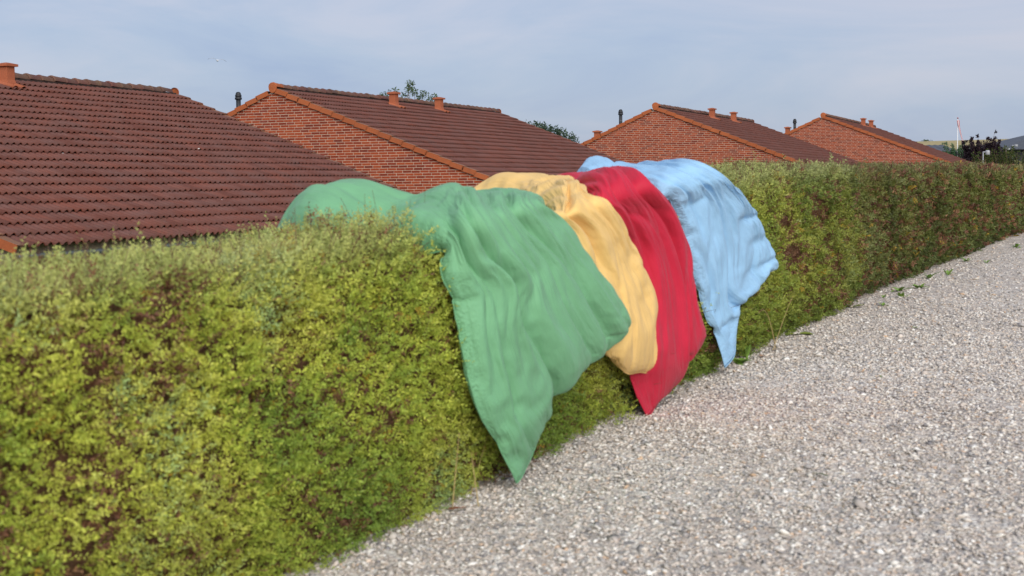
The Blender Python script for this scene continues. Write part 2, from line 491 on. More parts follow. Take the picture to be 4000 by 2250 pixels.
# ------------------------------------------------------------------ hedge
HT = 1.28
def hedge_h(s):
    s = np.asarray(s, float)
    b = np.interp(s, [-8, -4, -2.2, -1, 1, 3, 5, 6.3, 8, 12, 20, 30], [-.10, -.075, -.02, -.045, -.075, -.04, .035, .085, .04, -.03, -.13, -.22])
    return HT + b
HW_ = 0.95
def hedge_pt(s, q, inset=0.0, back=0.0):
    """point and outward normal on the clipped skin; q runs 0..1 up the face, 1..2 across the top, 2..3 down the back"""
    s, q = np.broadcast_arrays(np.asarray(s, float), np.asarray(q, float))
    h = hedge_h(s); z0 = gz(s)
    R = 0.16
    f = np.clip(q, 0, 1); t = np.clip(q - 1, 0, 1); bk = np.clip(q - 2, 0, 1)
    o = np.where(q <= 1, 0.0, np.where(q <= 2, -HW_ * t, -HW_))
    z = np.where(q <= 1, f * h, np.where(q <= 2, h, h * (1 - bk)))
    no = np.where(q <= 1, 1.0, np.where(q <= 2, 0.0, -1.0)); nz_ = np.where((q > 1) & (q <= 2), 1.0, 0.0)
    # rounded shoulders
    for edge, sg in ((0.0, 1.0), (-HW_, -1.0)):
        dx, dz = (o - (edge - sg * R)) * sg, z - (h - R)
        c = (dx > 0) & (dz > 0)
        l = np.sqrt(dx * dx + dz * dz) + 1e-9
        o = np.where(c, edge - sg * R + sg * dx / l * R, o); z = np.where(c, h - R + dz / l * R, z)
        no = np.where(c, sg * dx / l, no); nz_ = np.where(c, dz / l, nz_)
    bulge = 0.10 * (fbm(s * 0.9, z * 1.1, o, 31) - .5) + 0.05 * (vnoise(s * 4.2, z * 4.2, o * 4, 37) - .5)
    foot = np.interp(s, [-2, 1, 4], [.05, .02, -.08]) * np.exp(-(z / 0.16) ** 2) * (no > .5) + 0.05 * np.exp(-((z - .45) / .3) ** 2) * (no > .5)
    amt = bulge + foot - inset
    # the older stretch beyond the joint stands a little further back
    o2 = o + no * amt - back - 0.03 * np.clip(z / h, 0, 1) * (no > .5)
    return s, o2, z0 + z + nz_ * amt, no, nz_
def section_core(name, s0, s1, parent, back):
    ss = np.arange(s0, s1 + .01, 0.10 if s1 < 15 else 0.25)
    qs = np.concatenate([np.linspace(0, 1, 15), np.linspace(1.06, 2, 12), np.linspace(2.1, 3, 8)])
    Sg, Qg = np.meshgrid(ss, qs)
    a = hedge_pt(Sg.ravel(), Qg.ravel(), 0.065, back)
    V = hw(a[0], a[1], a[2])
    nx, ny = len(ss), len(qs)
    F4 = grid_faces(nx, ny)
    e0 = np.array([[k * nx for k in range(ny)]]); e1 = np.array([[k * nx + nx - 1 for k in range(ny - 1, -1, -1)]])
    mesh_np(name, V, [F4, e0, e1], M['hedge_inside'], True, parent=parent)
def leaf_mesh(name, B, D, Nn, ln, wd, col, mat_, parent, kind='stuff'):
    """B base, D direction, Nn blade normal (n,3); each leaf is one creased lance-shaped blade of two quads"""
    n = len(B)
    S_ = np.cross(D, Nn); S_ /= np.linalg.norm(S_, axis=1, keepdims=True) + 1e-9
    up = np.cross(S_, D)
    l, w = ln[:, None], wd[:, None]
    V = np.stack([B, B + D * l * .45 - S_ * w * .5 + up * w * .18, B + D * l + up * w * -.12, B + D * l * .45 + S_ * w * .5 + up * w * .18], 1)
    F = np.arange(n * 4).reshape(n, 4)
    return mesh_np(name, V.reshape(-1, 3), F, mat_, False, colors=np.repeat(col, 4, 0), parent=parent, kind=kind)

def hedge_leaves(s0, s1, back, tone, seed, lai=1.9):
    rg = np.random.default_rng(seed)
    out = [[], [], [], [], [], []]
    step = 0.5
    for sa in np.arange(s0, s1, step):
        sb = min(sa + step, s1)
        d = np.linalg.norm(hw((sa + sb) / 2, 0, -.4))
        ln0 = max(0.0205, 0.0026 * d)
        spots = [(sa, sb, 0, 1, HT, 1.0, 0), (sa, sb, 1, 2, HW_, 0.95 if d < 14 else .8, 0), (sa, sb, 2, 3, HT, .05, 0)]
        if sa == s0 and s0 < 0:
            spots += [(-.5, .02, .86, 1.45, .2, 1.0, .085), (1.78, 2.0, .90, 1.06, .05, .8, .13), (1.90, 2.12, .02, .10, .05, .45, .14), (-.35, -.0, .55, .95, .1, .7, .08)]
        for sx, sy, qa, qb, area, mul, lap in spots:
            K = 9
            cnt = int(lai * mul * area * (sb - sa) / (0.20 * ln0 * ln0) / K * (1.12 if d < 8 else 1))
            s = rg.uniform(sx, sy, cnt); q = rg.uniform(qa, qb, cnt)
            p_s, p_o, p_z, no, nz_ = hedge_pt(s, q, -lap, back)
            zz = p_z - gz(p_s)
            # thin patches where the brown inside shows
            bare = fbm(p_s * 2.6 + 3, zz * 3.0, p_o * 2.5, seed + 1, 3)
            bare2 = vnoise(p_s * 6, zz * 6, p_o * 6, seed + 2)
            bb = bare * .72 + bare2 * .28
            keep = rg.uniform(0, 1, cnt) > np.clip((bb - tone['bare']) * 7, 0, .80) * np.where(no > .5, 1, .5)
            depth_in = rg.uniform(-.02, .07, cnt) ** 1.0
            s, p_s, p_o, p_z, no, nz_, zz, bb, depth_in, q = [a[keep] for a in (s, p_s, p_o, p_z, no, nz_, zz, bb, depth_in, q)]
            n = len(s)
            if n == 0: continue
            nrm = unit(no[:, None] * HN + nz_[:, None] * np.array([0, 0, 1.]))
            base = hw(p_s, p_o, p_z) - nrm * depth_in[:, None]
            ax = unit(nrm * rg.uniform(.25, 1.0, (n, 1)) + rg.normal(0, .55, (n, 3)) + np.array([0, 0, .38]))
            long_ = rg.uniform(0, 1, n) < np.where(nz_ > .5, .05, .02)
            Lsp = (.060 + .22 * (ln0 - .0205)) * rg.uniform(.75, 1.4, n) * np.where(long_, 1.9, 1.0)
            side = unit(np.cross(ax, rg.normal(0, 1, (n, 3))))
            # colours: per sprig, then per leaf
            hue = (fbm(p_s * 1.7, zz * 1.7, p_o, seed + 5, 3) - .5) * 1.5 + .28 + rg.uniform(0, .45, n)
            c = pick_colors(np.clip(hue, 0, 1), tone['ramp'])
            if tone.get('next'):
                w = np.clip((p_s - 2.0) / 7.5, 0, .8)[:, None]  # leaf colour darkens away from the camera: flash fall-off painted into the tint
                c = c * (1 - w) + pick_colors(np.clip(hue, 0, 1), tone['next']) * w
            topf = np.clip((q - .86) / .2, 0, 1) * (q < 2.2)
            c = c * (1 - topf[:, None] * .55) + np.array(tone['top']) * topf[:, None] * .55  # leaves on top blended paler: the sky's gloss put into their colour
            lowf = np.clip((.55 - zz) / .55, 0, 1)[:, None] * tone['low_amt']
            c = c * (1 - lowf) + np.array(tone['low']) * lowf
            br = rg.uniform(0, 1, n) < np.clip((bb - tone['bare'] + .11) * 2.8, tone['dead'], .75)
            c[br] = pick_colors(rg.uniform(0, 1, br.sum()), [(0, (.12, .050, .032)), (.6, (.20, .092, .050)), (1, (.30, .17, .08))])
            ye = rg.uniform(0, 1, n) < .012
            c[ye] = np.array([.36, .24, .03])
            for k in range(K):
                t = (k + .5 + rg.uniform(-.3, .3, n)) / K
                sg = 1 if k % 2 else -1
                dv = unit(ax * .75 + side * sg * .85 + rg.normal(0, .28, (n, 3)))
                nv = unit(np.cross(ax, side) + rg.normal(0, .55, (n, 3)))
                out[0].append(base + ax * (Lsp * t)[:, None])
                out[1].append(dv); out[2].append(nv)
                l = ln0 * rg.uniform(.7, 1.25, n) * (1.05 - .35 * t)
                out[3].append(l); out[4].append(l * rg.uniform(.36, .52, n))
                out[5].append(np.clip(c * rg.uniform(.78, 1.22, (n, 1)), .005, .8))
    return [np.concatenate(a) for a in out]
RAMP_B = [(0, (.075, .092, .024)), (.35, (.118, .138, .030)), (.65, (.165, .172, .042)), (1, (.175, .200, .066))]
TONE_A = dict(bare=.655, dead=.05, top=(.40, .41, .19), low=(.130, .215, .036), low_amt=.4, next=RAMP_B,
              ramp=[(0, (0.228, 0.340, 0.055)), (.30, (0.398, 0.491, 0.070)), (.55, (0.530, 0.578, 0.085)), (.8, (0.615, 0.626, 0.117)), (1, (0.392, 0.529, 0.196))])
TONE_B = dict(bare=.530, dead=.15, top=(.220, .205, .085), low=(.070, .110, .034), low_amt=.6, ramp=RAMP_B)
def hedge_twigs(s0, s1, back, n, seed, parent):
    rg = np.random.default_rng(seed)
    s, q = rg.uniform(s0, s1, n), rg.uniform(.02, 1.9, n)
    a = hedge_pt(s, q, 0.0, back)
    nrm = unit(a[3][:, None] * HN + a[4][:, None] * np.array([0, 0, 1.]))
    base = hw(a[0], a[1], a[2]) - nrm * rg.uniform(.04, .12, (n, 1))
    dv = unit(nrm * rg.uniform(0, .9, (n, 1)) + rg.normal(0, .4, (n, 3)) + np.array([0, 0, .9]))
    ln = rg.uniform(.08, .24, n)[:, None]; r = rg.uniform(.0012, .0030, n)[:, None]
    e = unit(np.cross(dv, rg.normal(0, 1, (n, 3)))); f = np.cross(dv, e)
    ring = [e, -.5 * e + .866 * f, -.5 * e - .866 * f]
    bend = rg.normal(0, .03, (n, 3))
    V = np.stack([base + k * r for k in ring] + [base + dv * ln + bend + k * r * .4 for k in ring], 1)
    tf = np.array([(0, 1, 4, 3), (1, 2, 5, 4), (2, 0, 3, 5)])
    F = (tf[None] + (np.arange(n) * 6)[:, None, None]).reshape(-1, 4)
    mesh_np('twigs', V.reshape(-1, 3), F, M['twig'], True, parent=parent, kind='stuff')
hA = thing('hedge', 'long clipped bright green hedge the four coloured duvets hang over', 'hedge', tuple(hw(0, -.475, gz(0))))
hB = thing('hedge', 'darker olive brown stretch of clipped hedge beyond the blue duvet at the far end', 'hedge', tuple(hw(12, -.475, gz(12))))
bpy.context.view_layer.update()
JOIN = 8.3
def keep_world(o):
    """parented mesh whose vertices are in world coordinates"""
    o.matrix_parent_inverse = o.parent.matrix_world.inverted()
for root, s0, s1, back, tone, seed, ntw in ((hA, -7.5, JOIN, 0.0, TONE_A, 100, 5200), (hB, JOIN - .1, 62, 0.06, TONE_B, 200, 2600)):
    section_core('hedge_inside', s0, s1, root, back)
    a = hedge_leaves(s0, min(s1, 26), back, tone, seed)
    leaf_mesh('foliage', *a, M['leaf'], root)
    if s1 > 26:
        a = hedge_leaves(26, s1, back, tone, seed + 3, .6)
        leaf_mesh('foliage', *a, M['leaf'], root)
    hedge_twigs(s0, min(s1, 22), back, ntw, seed + 7, root)
    for ch in root.children: keep_world(ch)
# bare stems at the foot of the hedge
for root, s0, s1 in ((hA, -3.5, JOIN - .2), (hB, JOIN + .1, 20)):
    for k, s in enumerate(np.arange(s0, s1, .45)):
        mb = MB()
        s_ = s + random.uniform(-.12, .12)
        p = [hw(s_ + random.uniform(-.05, .05) * j, -.18 - .02 * j + random.uniform(-.04, .04), gz(s_) - .03 + .16 * j) for j in range(5)]
        mb.tube(p, [.016, .013, .011, .009, .006], 6)
        o = mb.build('stem', M['bark'], root, True); keep_world(o)
# ------------------------------------------------------------------ houses
YAW = math.radians(22.3)
UU = np.array([math.cos(YAW), -math.sin(YAW), 0.0])
VV = np.array([math.sin(YAW), math.cos(YAW), 0.0])
AR, AL = math.radians(21.5), math.radians(24.4)
RUN_R, RUN_L = 7.25, 5.6
GAUGE, TW = 0.35, 0.30
def tile_template(fine=True):
    if fine:
        prof = [(0, 0), (.024, .003), (.045, .030), (.075, .046), (.105, .030), (.126, .003)]
    else:
        prof = [(0, 0), (.03, .005), (.075, .046), (.12, .005)]
    px = [(-.15 + x, z) for x, z in prof] + [(x, z) for x, z in prof] + [(.15, 0), (.163, .003)]
    n = len(px)
    v = []
    for y, dz in ((0.0, .039), (.375, .000)):
        v += [(x, y, z + dz) for x, z in px]
    v += [(x, 0.006, z + .039 - .012) for x, z in px]
    top = [(i, i + 1, n + i + 1, n + i) for i in range(n - 1)]
    lip = [(2 * n + i, 2 * n + i + 1, i + 1, i) for i in range(n - 1)]
    return np.array(v), np.array(top + lip), [0] * (n - 1) + [1] * (n - 1)
TT = {True: tile_template(True), False: tile_template(False)}
def proto_mesh(name, v, f, mats, mi=None, smooth=False):
    o = mesh_np(name, v, f, mats, smooth, mi)
    me = o.data
    bpy.data.objects.remove(o)
    return me
ME_TILE = {k: proto_mesh('roof_tile', t[0], t[1], [M['tile'], M['tile_lip']], t[2], True) for k, t in TT.items()}
bv, bf = box_vf(-.114, .114, -.003, .012, -.027, .027)
bf = bf[[0, 1, 2, 3, 5]]
ME_BRICK = proto_mesh('brick', bv, bf, M['brick'])
# verge tile: an L of fired clay, flange on the gable and a strip on the roof
prof = [(-.062, -.062), (-.062, .060), (.095, .060), (.095, .044), (-.040, .044), (-.040, -.062)]
vv = np.array([(a, y, b_) for y in (0.0, .372) for a, b_ in prof]); vv[6:, 2] -= .028
vf4 = [(i, i + 6, (i + 1) % 6 + 6, (i + 1) % 6) for i in range(6)] + [(0, 1, 4, 5), (1, 2, 3, 4), (11, 10, 7, 6), (10, 9, 8, 7)]
VMI = [0, 1, 0, 0, 0, 0, 0, 1, 0, 0]
ME_VERGE = proto_mesh('verge_tile', vv, np.array(vf4), [M['verge'], M['verge_top']], VMI)
vm = vv.copy(); vm[:, 0] *= -1
ME_VERGE_M = proto_mesh('verge_tile_mirrored', vm, np.array([q[::-1] for q in vf4]), [M['verge'], M['verge_top']], VMI)
# ridge tile: tapered half pipe
nr = 10
def ridge_v():
    v = []
    for y, r, dz in ((0, .122, .004), (.03, .126, .006), (.07, .120, .003), (.40, .104, -.006)):
        v += [(r * math.cos(math.pi * k / nr), y, r * .92 * math.sin(math.pi * k / nr) + dz) for k in range(nr + 1)]
    v += [(.104 * math.cos(math.pi * k / nr), 0, .09 * math.sin(math.pi * k / nr)) for k in range(nr + 1)]
    n = nr + 1
    f = [(j * n + k + 1, j * n + k, (j + 1) * n + k, (j + 1) * n + k + 1) for j in range(3) for k in range(nr)]
    f += [(k, k + 1, 4 * n + k + 1, 4 * n + k) for k in range(nr)]
    return np.array(v), np.array(f)
ME_RIDGE = proto_mesh('ridge_tile', *ridge_v(), M['ridge'], None, True)
ME_RIDGE_N = proto_mesh('ridge_tile_new', *ridge_v(), M['verge'], None, True)
def basis(x, y, z, o):
    m_ = np.eye(4); m_[:3, 0], m_[:3, 1], m_[:3, 2], m_[:3, 3] = x, y, z, o
    return m_
HEDGE_LINE = ([0, 540, 1080, 1090, 1240, 1480, 1720, 1900, 2110, 2200, 2400, 2760, 4000], [1020, 900, 885, 800, 722, 772, 728, 728, 684, 702, 636, 650, 642])
def hgrp(n): return 'red brick houses with tiled roofs behind the hedge'
def build_house(apex, v0, v1, label, occl, wood=False, fine=True, vents=(), lvents=(), flue=None, clean_first=True, seed=1):
    rg = np.random.default_rng(seed)
    ax = np.array([apex[0], apex[1], 0.0])
    mid = ax + VV * (v0 + v1) / 2
    zg = float(house_ground(mid[0], mid[1]))
    za = apex[2] - zg
    root = thing('brick_house' if not wood else 'tiled_house', label, 'house', (apex[0], apex[1], zg), -YAW, hgrp(0))
    T = basis(UU, VV, (0, 0, 1), (apex[0], apex[1], zg))
    cR, sR_, cL, sL_ = math.cos(AR), math.sin(AR), math.cos(AL), math.sin(AL)
    sides = {'R': dict(x=(0, 1, 0), y=(-cR, 0, sR_), z=(sR_, 0, cR), d=np.array([cR, 0, -sR_]), L=RUN_R / cR),
             'L': dict(x=(0, -1, 0), y=(cL, 0, sL_), z=(-sL_, 0, cL), d=np.array([-cL, 0, -sL_]), L=RUN_L / cL)}
    ap = np.array([0, 0, za])
    # walls: one solid prism under the roof
    e = .035
    pr = [(-RUN_L + .35, 0), (RUN_R - .35, 0), (RUN_R - .35, za - (RUN_R - .35) * math.tan(AR) - e), (0, za - e), (-RUN_L + .35, za - (RUN_L - .35) * math.tan(AL) - e)]
    wv_ = [(x, v0, z) for x, z in pr] + [(x, v1 - .03, z) for x, z in pr]
    mb = MB()
    mb.add(wv_, np.array([(i, (i + 1) % 5, (i + 1) % 5 + 5, i + 5) for i in (0, 1, 2, 3, 4)]), np.array([(4, 3, 2, 1, 0), (5, 6, 7, 8, 9)]))
    mb.build('wall', M['mortar'], root)
    # roof tiles
    for sd_ in 'RL':
        S_ = sides[sd_]
        nc = int((S_['L'] - .30) / GAUGE) + 1
        t0 = S_['L'] - (nc - 1) * GAUGE
        ncol = int(round((v1 - v0 - .06) / TW))
        mats4, cen = [], []
        for j in range(nc):
            wob = .012 * math.sin(j * 1.7 + seed)
            for i in range(ncol):
                vpos = v0 + .03 + TW * (i + .5)
                nn = .003 * math.sin(vpos * .9 + j * .6 + seed) + (rg.normal(0, .0022))
                o_ = ap + S_['d'] * (t0 + j * GAUGE + .006 * math.sin(vpos * .5 + j * .4) + rg.normal(0, .003)) + np.array([0, vpos, 0]) + np.array(S_['z']) * nn
                B_ = basis(S_['x'], S_['y'], S_['z'], o_)
                tw = rg.normal(0, .006)
                Rz = np.eye(4); Rz[0, 0] = Rz[1, 1] = math.cos(tw); Rz[0, 1] = -math.sin(tw); Rz[1, 0] = math.sin(tw)
                mats4.append(B_ @ Rz); cen.append(o_)
        mats4 = np.array(mats4); cen = np.array(cen)
        if sd_ == 'R':
            W = cen @ T[:3, :3].T + T[:3, 3]
            px, py, dd = project(W)
            vis = (px > 5) & (px < 3995) & (py < np.interp(px, *HEDGE_LINE) - 4)
            order = np.argsort(np.where(vis, dd, dd + 1e4))
            one, rest = order[:300], order[300:]
            for k in one:
                obj_from('roof_tile', ME_TILE[fine], root, Matrix(mats4[k]))
        else:
            rest = np.arange(len(cen))
        tv, tf, tm = TT[fine and sd_ == 'R'] if sd_ == 'R' else TT[False]
        V, Fs = stamp(tv, [tf], mats4[rest])
        mesh_np('roof_tiles', V, Fs, [M['tile'], M['tile_lip']], True, np.tile(tm, len(rest)), parent=root, kind='stuff')
        # verge tiles at both gables
        for j in range(nc):
            for vend, me in ((v0, ME_VERGE if sd_ == 'R' else ME_VERGE_M), (v1, ME_VERGE_M if sd_ == 'R' else ME_VERGE)):
                # the flange must face outwards: local x runs along +v on the right slope and -v on the left
                o_ = ap + S_['d'] * (t0 + j * GAUGE + rg.normal(0, .004)) + np.array([0, vend, 0]) + np.array(S_['z']) * (.012 + rg.normal(0, .003))
                B_ = basis(S_['x'], S_['y'], S_['z'], o_)
                obj_from('verge_tile', me, root, Matrix(B_))
    # ridge tiles and the round end caps
    v = v0 - .075; k = 0
    while v < v1 - .2:
        B_ = basis((1, 0, 0), (0, 1, 0), (0, 0, 1), ap + np.array([rg.normal(0, .004), v, .045 + rg.normal(0, .005) + (.02 if k == 0 and clean_first else 0)]))
        obj_from('ridge_tile', ME_RIDGE_N if (k == 0 and clean_first) else ME_RIDGE, root, Matrix(B_))
        v += .36; k += 1
    mb = MB()
    mb.add([(-.105, v0 + .02, za - .06), (.105, v0 + .02, za - .06), (.105, v0 + .02, za + .035), (-.105, v0 + .02, za + .035), (-.105, v1 - .02, za - .06), (.105, v1 - .02, za - .06), (.105, v1 - .02, za + .035), (-.105, v1 - .02, za + .035)],
           np.array([(0, 1, 2, 3), (7, 6, 5, 4), (0, 4, 5, 1), (1, 5, 6, 2), (2, 6, 7, 3), (3, 7, 4, 0)]))
    mb.build('ridge_bed', M['barn_dark'], root)
    for vend, sg in ((v0 - .072, -1), (v1 + .06, 1)):
        mb = MB()
        ring = [(.115 * math.cos(2 * math.pi * q / 20), .112 * math.sin(2 * math.pi * q / 20) * (1.0 if math.sin(2 * math.pi * q / 20) > 0 else 1.25)) for q in range(20)]
        vs = [(x, vend + sg * .012, za + .050 + z) for x, z in ring] + [(x, vend - sg * .02, za + .050 + z) for x, z in ring] + [(0, vend + sg * .020, za + .050)]
        fq = [(i, (i + 1) % 20, 20 + (i + 1) % 20, 20 + i) for i in range(20)]
        ft = [(40, (i + 1) % 20, i) for i in range(20)]
        mb.add(vs, np.array(fq), np.array(ft))
        mb.build('ridge_cap', M['verge'], root)
    # the near gable: bricks or boards
    def rake(x): return za - .075 + .035 - (x * math.tan(AR) if x > 0 else -x * math.tan(AL))
    if not wood:
        full, cuts = [], []
        zrow = .10; r_ = 0
        while zrow < za - .06:
            off = (0, .28, .56, .28)[r_ % 4] * .24
            x = -RUN_L + .36 + off - .24
            while x < RUN_R - .36:
                a, b_ = max(x, -RUN_L + .36), min(x + .228, RUN_R - .36)
                zt = zrow + .02
                # cut to the slope of the roof
                lo, hi = -(za - .04 - zt) / math.tan(AL), (za - .04 - zt) / math.tan(AR)
                a2, b2 = max(a, lo), min(b_, hi)
                if b2 - a2 > .03:
                    (full if b2 - a2 > .2275 else cuts).append(((a2 + b2) / 2, zrow, b2 - a2))
                x += .24
            zrow += .0667; r_ += 1
        C = np.array([(x, v0 - .001, z) for x, z, _ in full]) + np.stack([rg.normal(0, .0008, len(full)), rg.normal(0, .0008, len(full)), rg.normal(0, .0006, len(full))], 1)
        W = C @ T[:3, :3].T + T[:3, 3]
        px, py, dd = project(W)
        vis = (px > 5) & (px < 3995) & (py < np.interp(px, *HEDGE_LINE) - 4) & (py < occl(px))
        order = np.argsort(np.where(vis, dd, dd + 1e4))
        for k in order[:300]:
            obj_from('brick', ME_BRICK, root, Matrix.Translation(C[k]))
        ms = [np.array(Matrix.Translation(C[k])) for k in order[300:]]
        for x, z, w in cuts:
            ms.append(np.array(Matrix.Translation((x, v0 - .001, z)) @ Matrix.Diagonal((w / .228, 1, 1, 1))))
        V, Fs = stamp(bv, [bf], ms)
        mesh_np('bricks', V, Fs, M['brick'], parent=root, kind='stuff')
    else:
        x = -RUN_L + .5
        while x < RUN_R - .50:
            zt = min(rake(x), rake(x + .118)) - .005
            mb = MB(); mb.box(x, x + .118, v0 - .022, v0 - .002, .3, zt)
            mb.build('plank', M['plank'], root)
            x += .124
        mb = MB(); mb.box(RUN_R - .49, RUN_R - .36, v0 - .030, v0 + .10, .1, rake(RUN_R - .36) - .02)
        mb.build('corner_board', M['white_trim'], root)
    # gutter along the right eave
    mb = MB()
    xg, zg_ = RUN_R + .04, za - RUN_R * math.tan(AR) - .055
    ya, yb = v0 + .02, v1 - .02
    arc = [(xg + .065 * math.cos(t), zg_ + .065 * math.sin(t)) for t in np.linspace(math.pi, 2 * math.pi, 9)]
    arc = arc + [(xg + .074, zg_ + .012)] + [(xg + (.058) * math.cos(t), zg_ + .058 * math.sin(t)) for t in np.linspace(2 * math.pi, math.pi, 9)]
    n = len(arc)
    vs = [(x, y, z) for y in (ya, yb) for x, z in arc]
    mb.add(vs, np.array([(i, (i + 1) % n, (i + 1) % n + n, i + n) for i in range(n)]))
    for y in (ya, yb):
        m0 = [(xg + .066 * math.cos(t), y + d, zg_ + .066 * math.sin(t)) for d in (-.004, .004) for t in np.linspace(math.pi, 2 * math.pi, 9)]
        mb.add(m0, np.array([[8, 7, 6, 5, 4, 3, 2, 1, 0], [9, 10, 11, 12, 13, 14, 15, 16, 17]]))
    gt = mb.build('gutter', M['zinc'], root, False)
    mb = MB()
    mb.tube([(xg - .02, v0 + 1.2, zg_ - .05), (xg - .2, v0 + 1.2, zg_ - .35), (RUN_R - .30, v0 + 1.2, zg_ - .45), (RUN_R - .30, v0 + 1.2, 0)], .038, 8)
    mb.build('downpipe', M['zinc'], gt, True)
    # box vents of fired clay
    def vent(run, vpos, side):
        S_ = sides[side]
        tn = math.tan(AR if side == 'R' else AL)
        sgn = 1 if side == 'R' else -1
        x0, z0 = sgn * run, za - run * tn
        mb = MB()
        w0, w1, hgt = .118, .102, .37
        vs = []
        for w, z in ((w0, -.04), (w0, .06), (w1, .12), (w1, hgt)):
            vs += [(x0 - w, vpos - w, z0 + z), (x0 + w, vpos - w, z0 + z), (x0 + w, vpos + w, z0 + z), (x0 - w, vpos + w, z0 + z)]
        mb.add(vs, np.array([(j * 4 + i, j * 4 + (i + 1) % 4, j * 4 + 4 + (i + 1) % 4, j * 4 + 4 + i) for j in range(3) for i in range(4)] + [(12, 13, 14, 15)]))
        o = mb.build('roof_vent', M['terracotta'], root)
        mb = MB()
        a, zc = .150, z0 + hgt
        vs = [(x0 - a, vpos - a, zc), (x0 + a, vpos - a, zc), (x0 + a, vpos + a, zc), (x0 - a, vpos + a, zc),
              (x0 - a, vpos - a, zc + .045), (x0 + a, vpos - a, zc + .045), (x0 + a, vpos + a, zc + .045), (x0 - a, vpos + a, zc + .045),
              (x0 - .03, vpos - .03, zc + .075), (x0 + .03, vpos - .03, zc + .075), (x0 + .03, vpos + .03, zc + .075), (x0 - .03, vpos + .03, zc + .075)]
        mb.add(vs, np.array([(0, 3, 2, 1), (8, 9, 10, 11)] + [(j * 4 + i, j * 4 + (i + 1) % 4, j * 4 + 4 + (i + 1) % 4, j * 4 + 4 + i) for j in range(2) for i in range(4)]))
        mb.build('vent_cap', M['terracotta'], o)
        # tile-shaped apron below the box
        tv = TT[True][0].copy(); tv[:, 0] *= 1.5; tv[:, 1] *= 1.35; tv[:, 2] = tv[:, 2] * 1.1 + .012
        B_ = basis(S_['x'], S_['y'], S_['z'], ap + S_['d'] * (run / abs(S_['d'][0]) + .30) + np.array([0, vpos, 0]) + np.array(S_['z']) * .012)
        V, Fs = stamp(tv, [TT[True][1]], [B_])
        mesh_np('vent_apron', V, Fs, M['terracotta'], True, parent=o)
    for run, vpos in vents: vent(run, vpos, 'R')
    for run, vpos in lvents: vent(run, vpos, 'L')
    if flue:
        run, vpos, hgt = flue
        z0 = za - run * math.tan(AL)
        mb = MB(); mb.tube([(-run, vpos, z0 - .15), (-run, vpos, z0 + hgt - .16)], .064, 18)
        fl = mb.build('flue_pipe', M['black'], root, True)
        mb = MB()
        t = z0 + hgt
        mb.lathe([(.066, -.215), (.090, -.205), (.094, -.20), (.094, -.155), (.078, -.150), (.078, -.135), (.086, -.130), (.086, -.085), (.072, -.080), (.072, -.06), (.064, -.035), (.045, -.010), (.0, 0)], (-run, vpos, t), 20)
        mb.build('cowl', M['black'], fl, True)
        mb = MB(); mb.lathe([(.0645, 0), (.0665, .0), (.0665, .006), (.0645, .006)], (-run, vpos, z0 + hgt * .47), 18)
        mb.build('band', M['grey_band'], fl)
    return root
build_house((-13.55, 18.522, 2.084), 1.97, 15.4, 'nearest tiled house, its big roof filling the left edge behind the hedge', lambda px: 9e9,
            wood=True, vents=((.42, 9.55),), seed=1)
build_house((-6.04, 36.7, 2.437), 0.0, 14.75, 'brick gabled house with two roof vents and a lichened ridge, second from the left',
            lambda px: 448 + (px - 872) * .44 - 5, vents=((.5, 5.75), (.5, 8.85)), flue=(1.73, 1.0, .84), seed=2)
build_house((5.231, 51.4, 2.623), 0.0, 15.4, 'brick gabled house rising behind the light blue duvet with a black flue', lambda px: 435 + (px - 1954) * .46 - 5,
            fine=False, vents=((.45, 6.35), (.45, 10.0)), lvents=((2.56, 1.0),), flue=(1.65, 1.0, .79), clean_first=True, seed=3)
build_house((14.439, 66., 2.893), 0.0, 16.2, 'farthest brick gabled house, smallest in view, beside the dark purple shrub', lambda px: 480 + (px - 2950) * .41 - 5,
            fine=False, vents=((.42, 9.4), (.42, 12.2)), lvents=((1.84, 1.0),), flue=(1.51, 1.0, .66), seed=4)
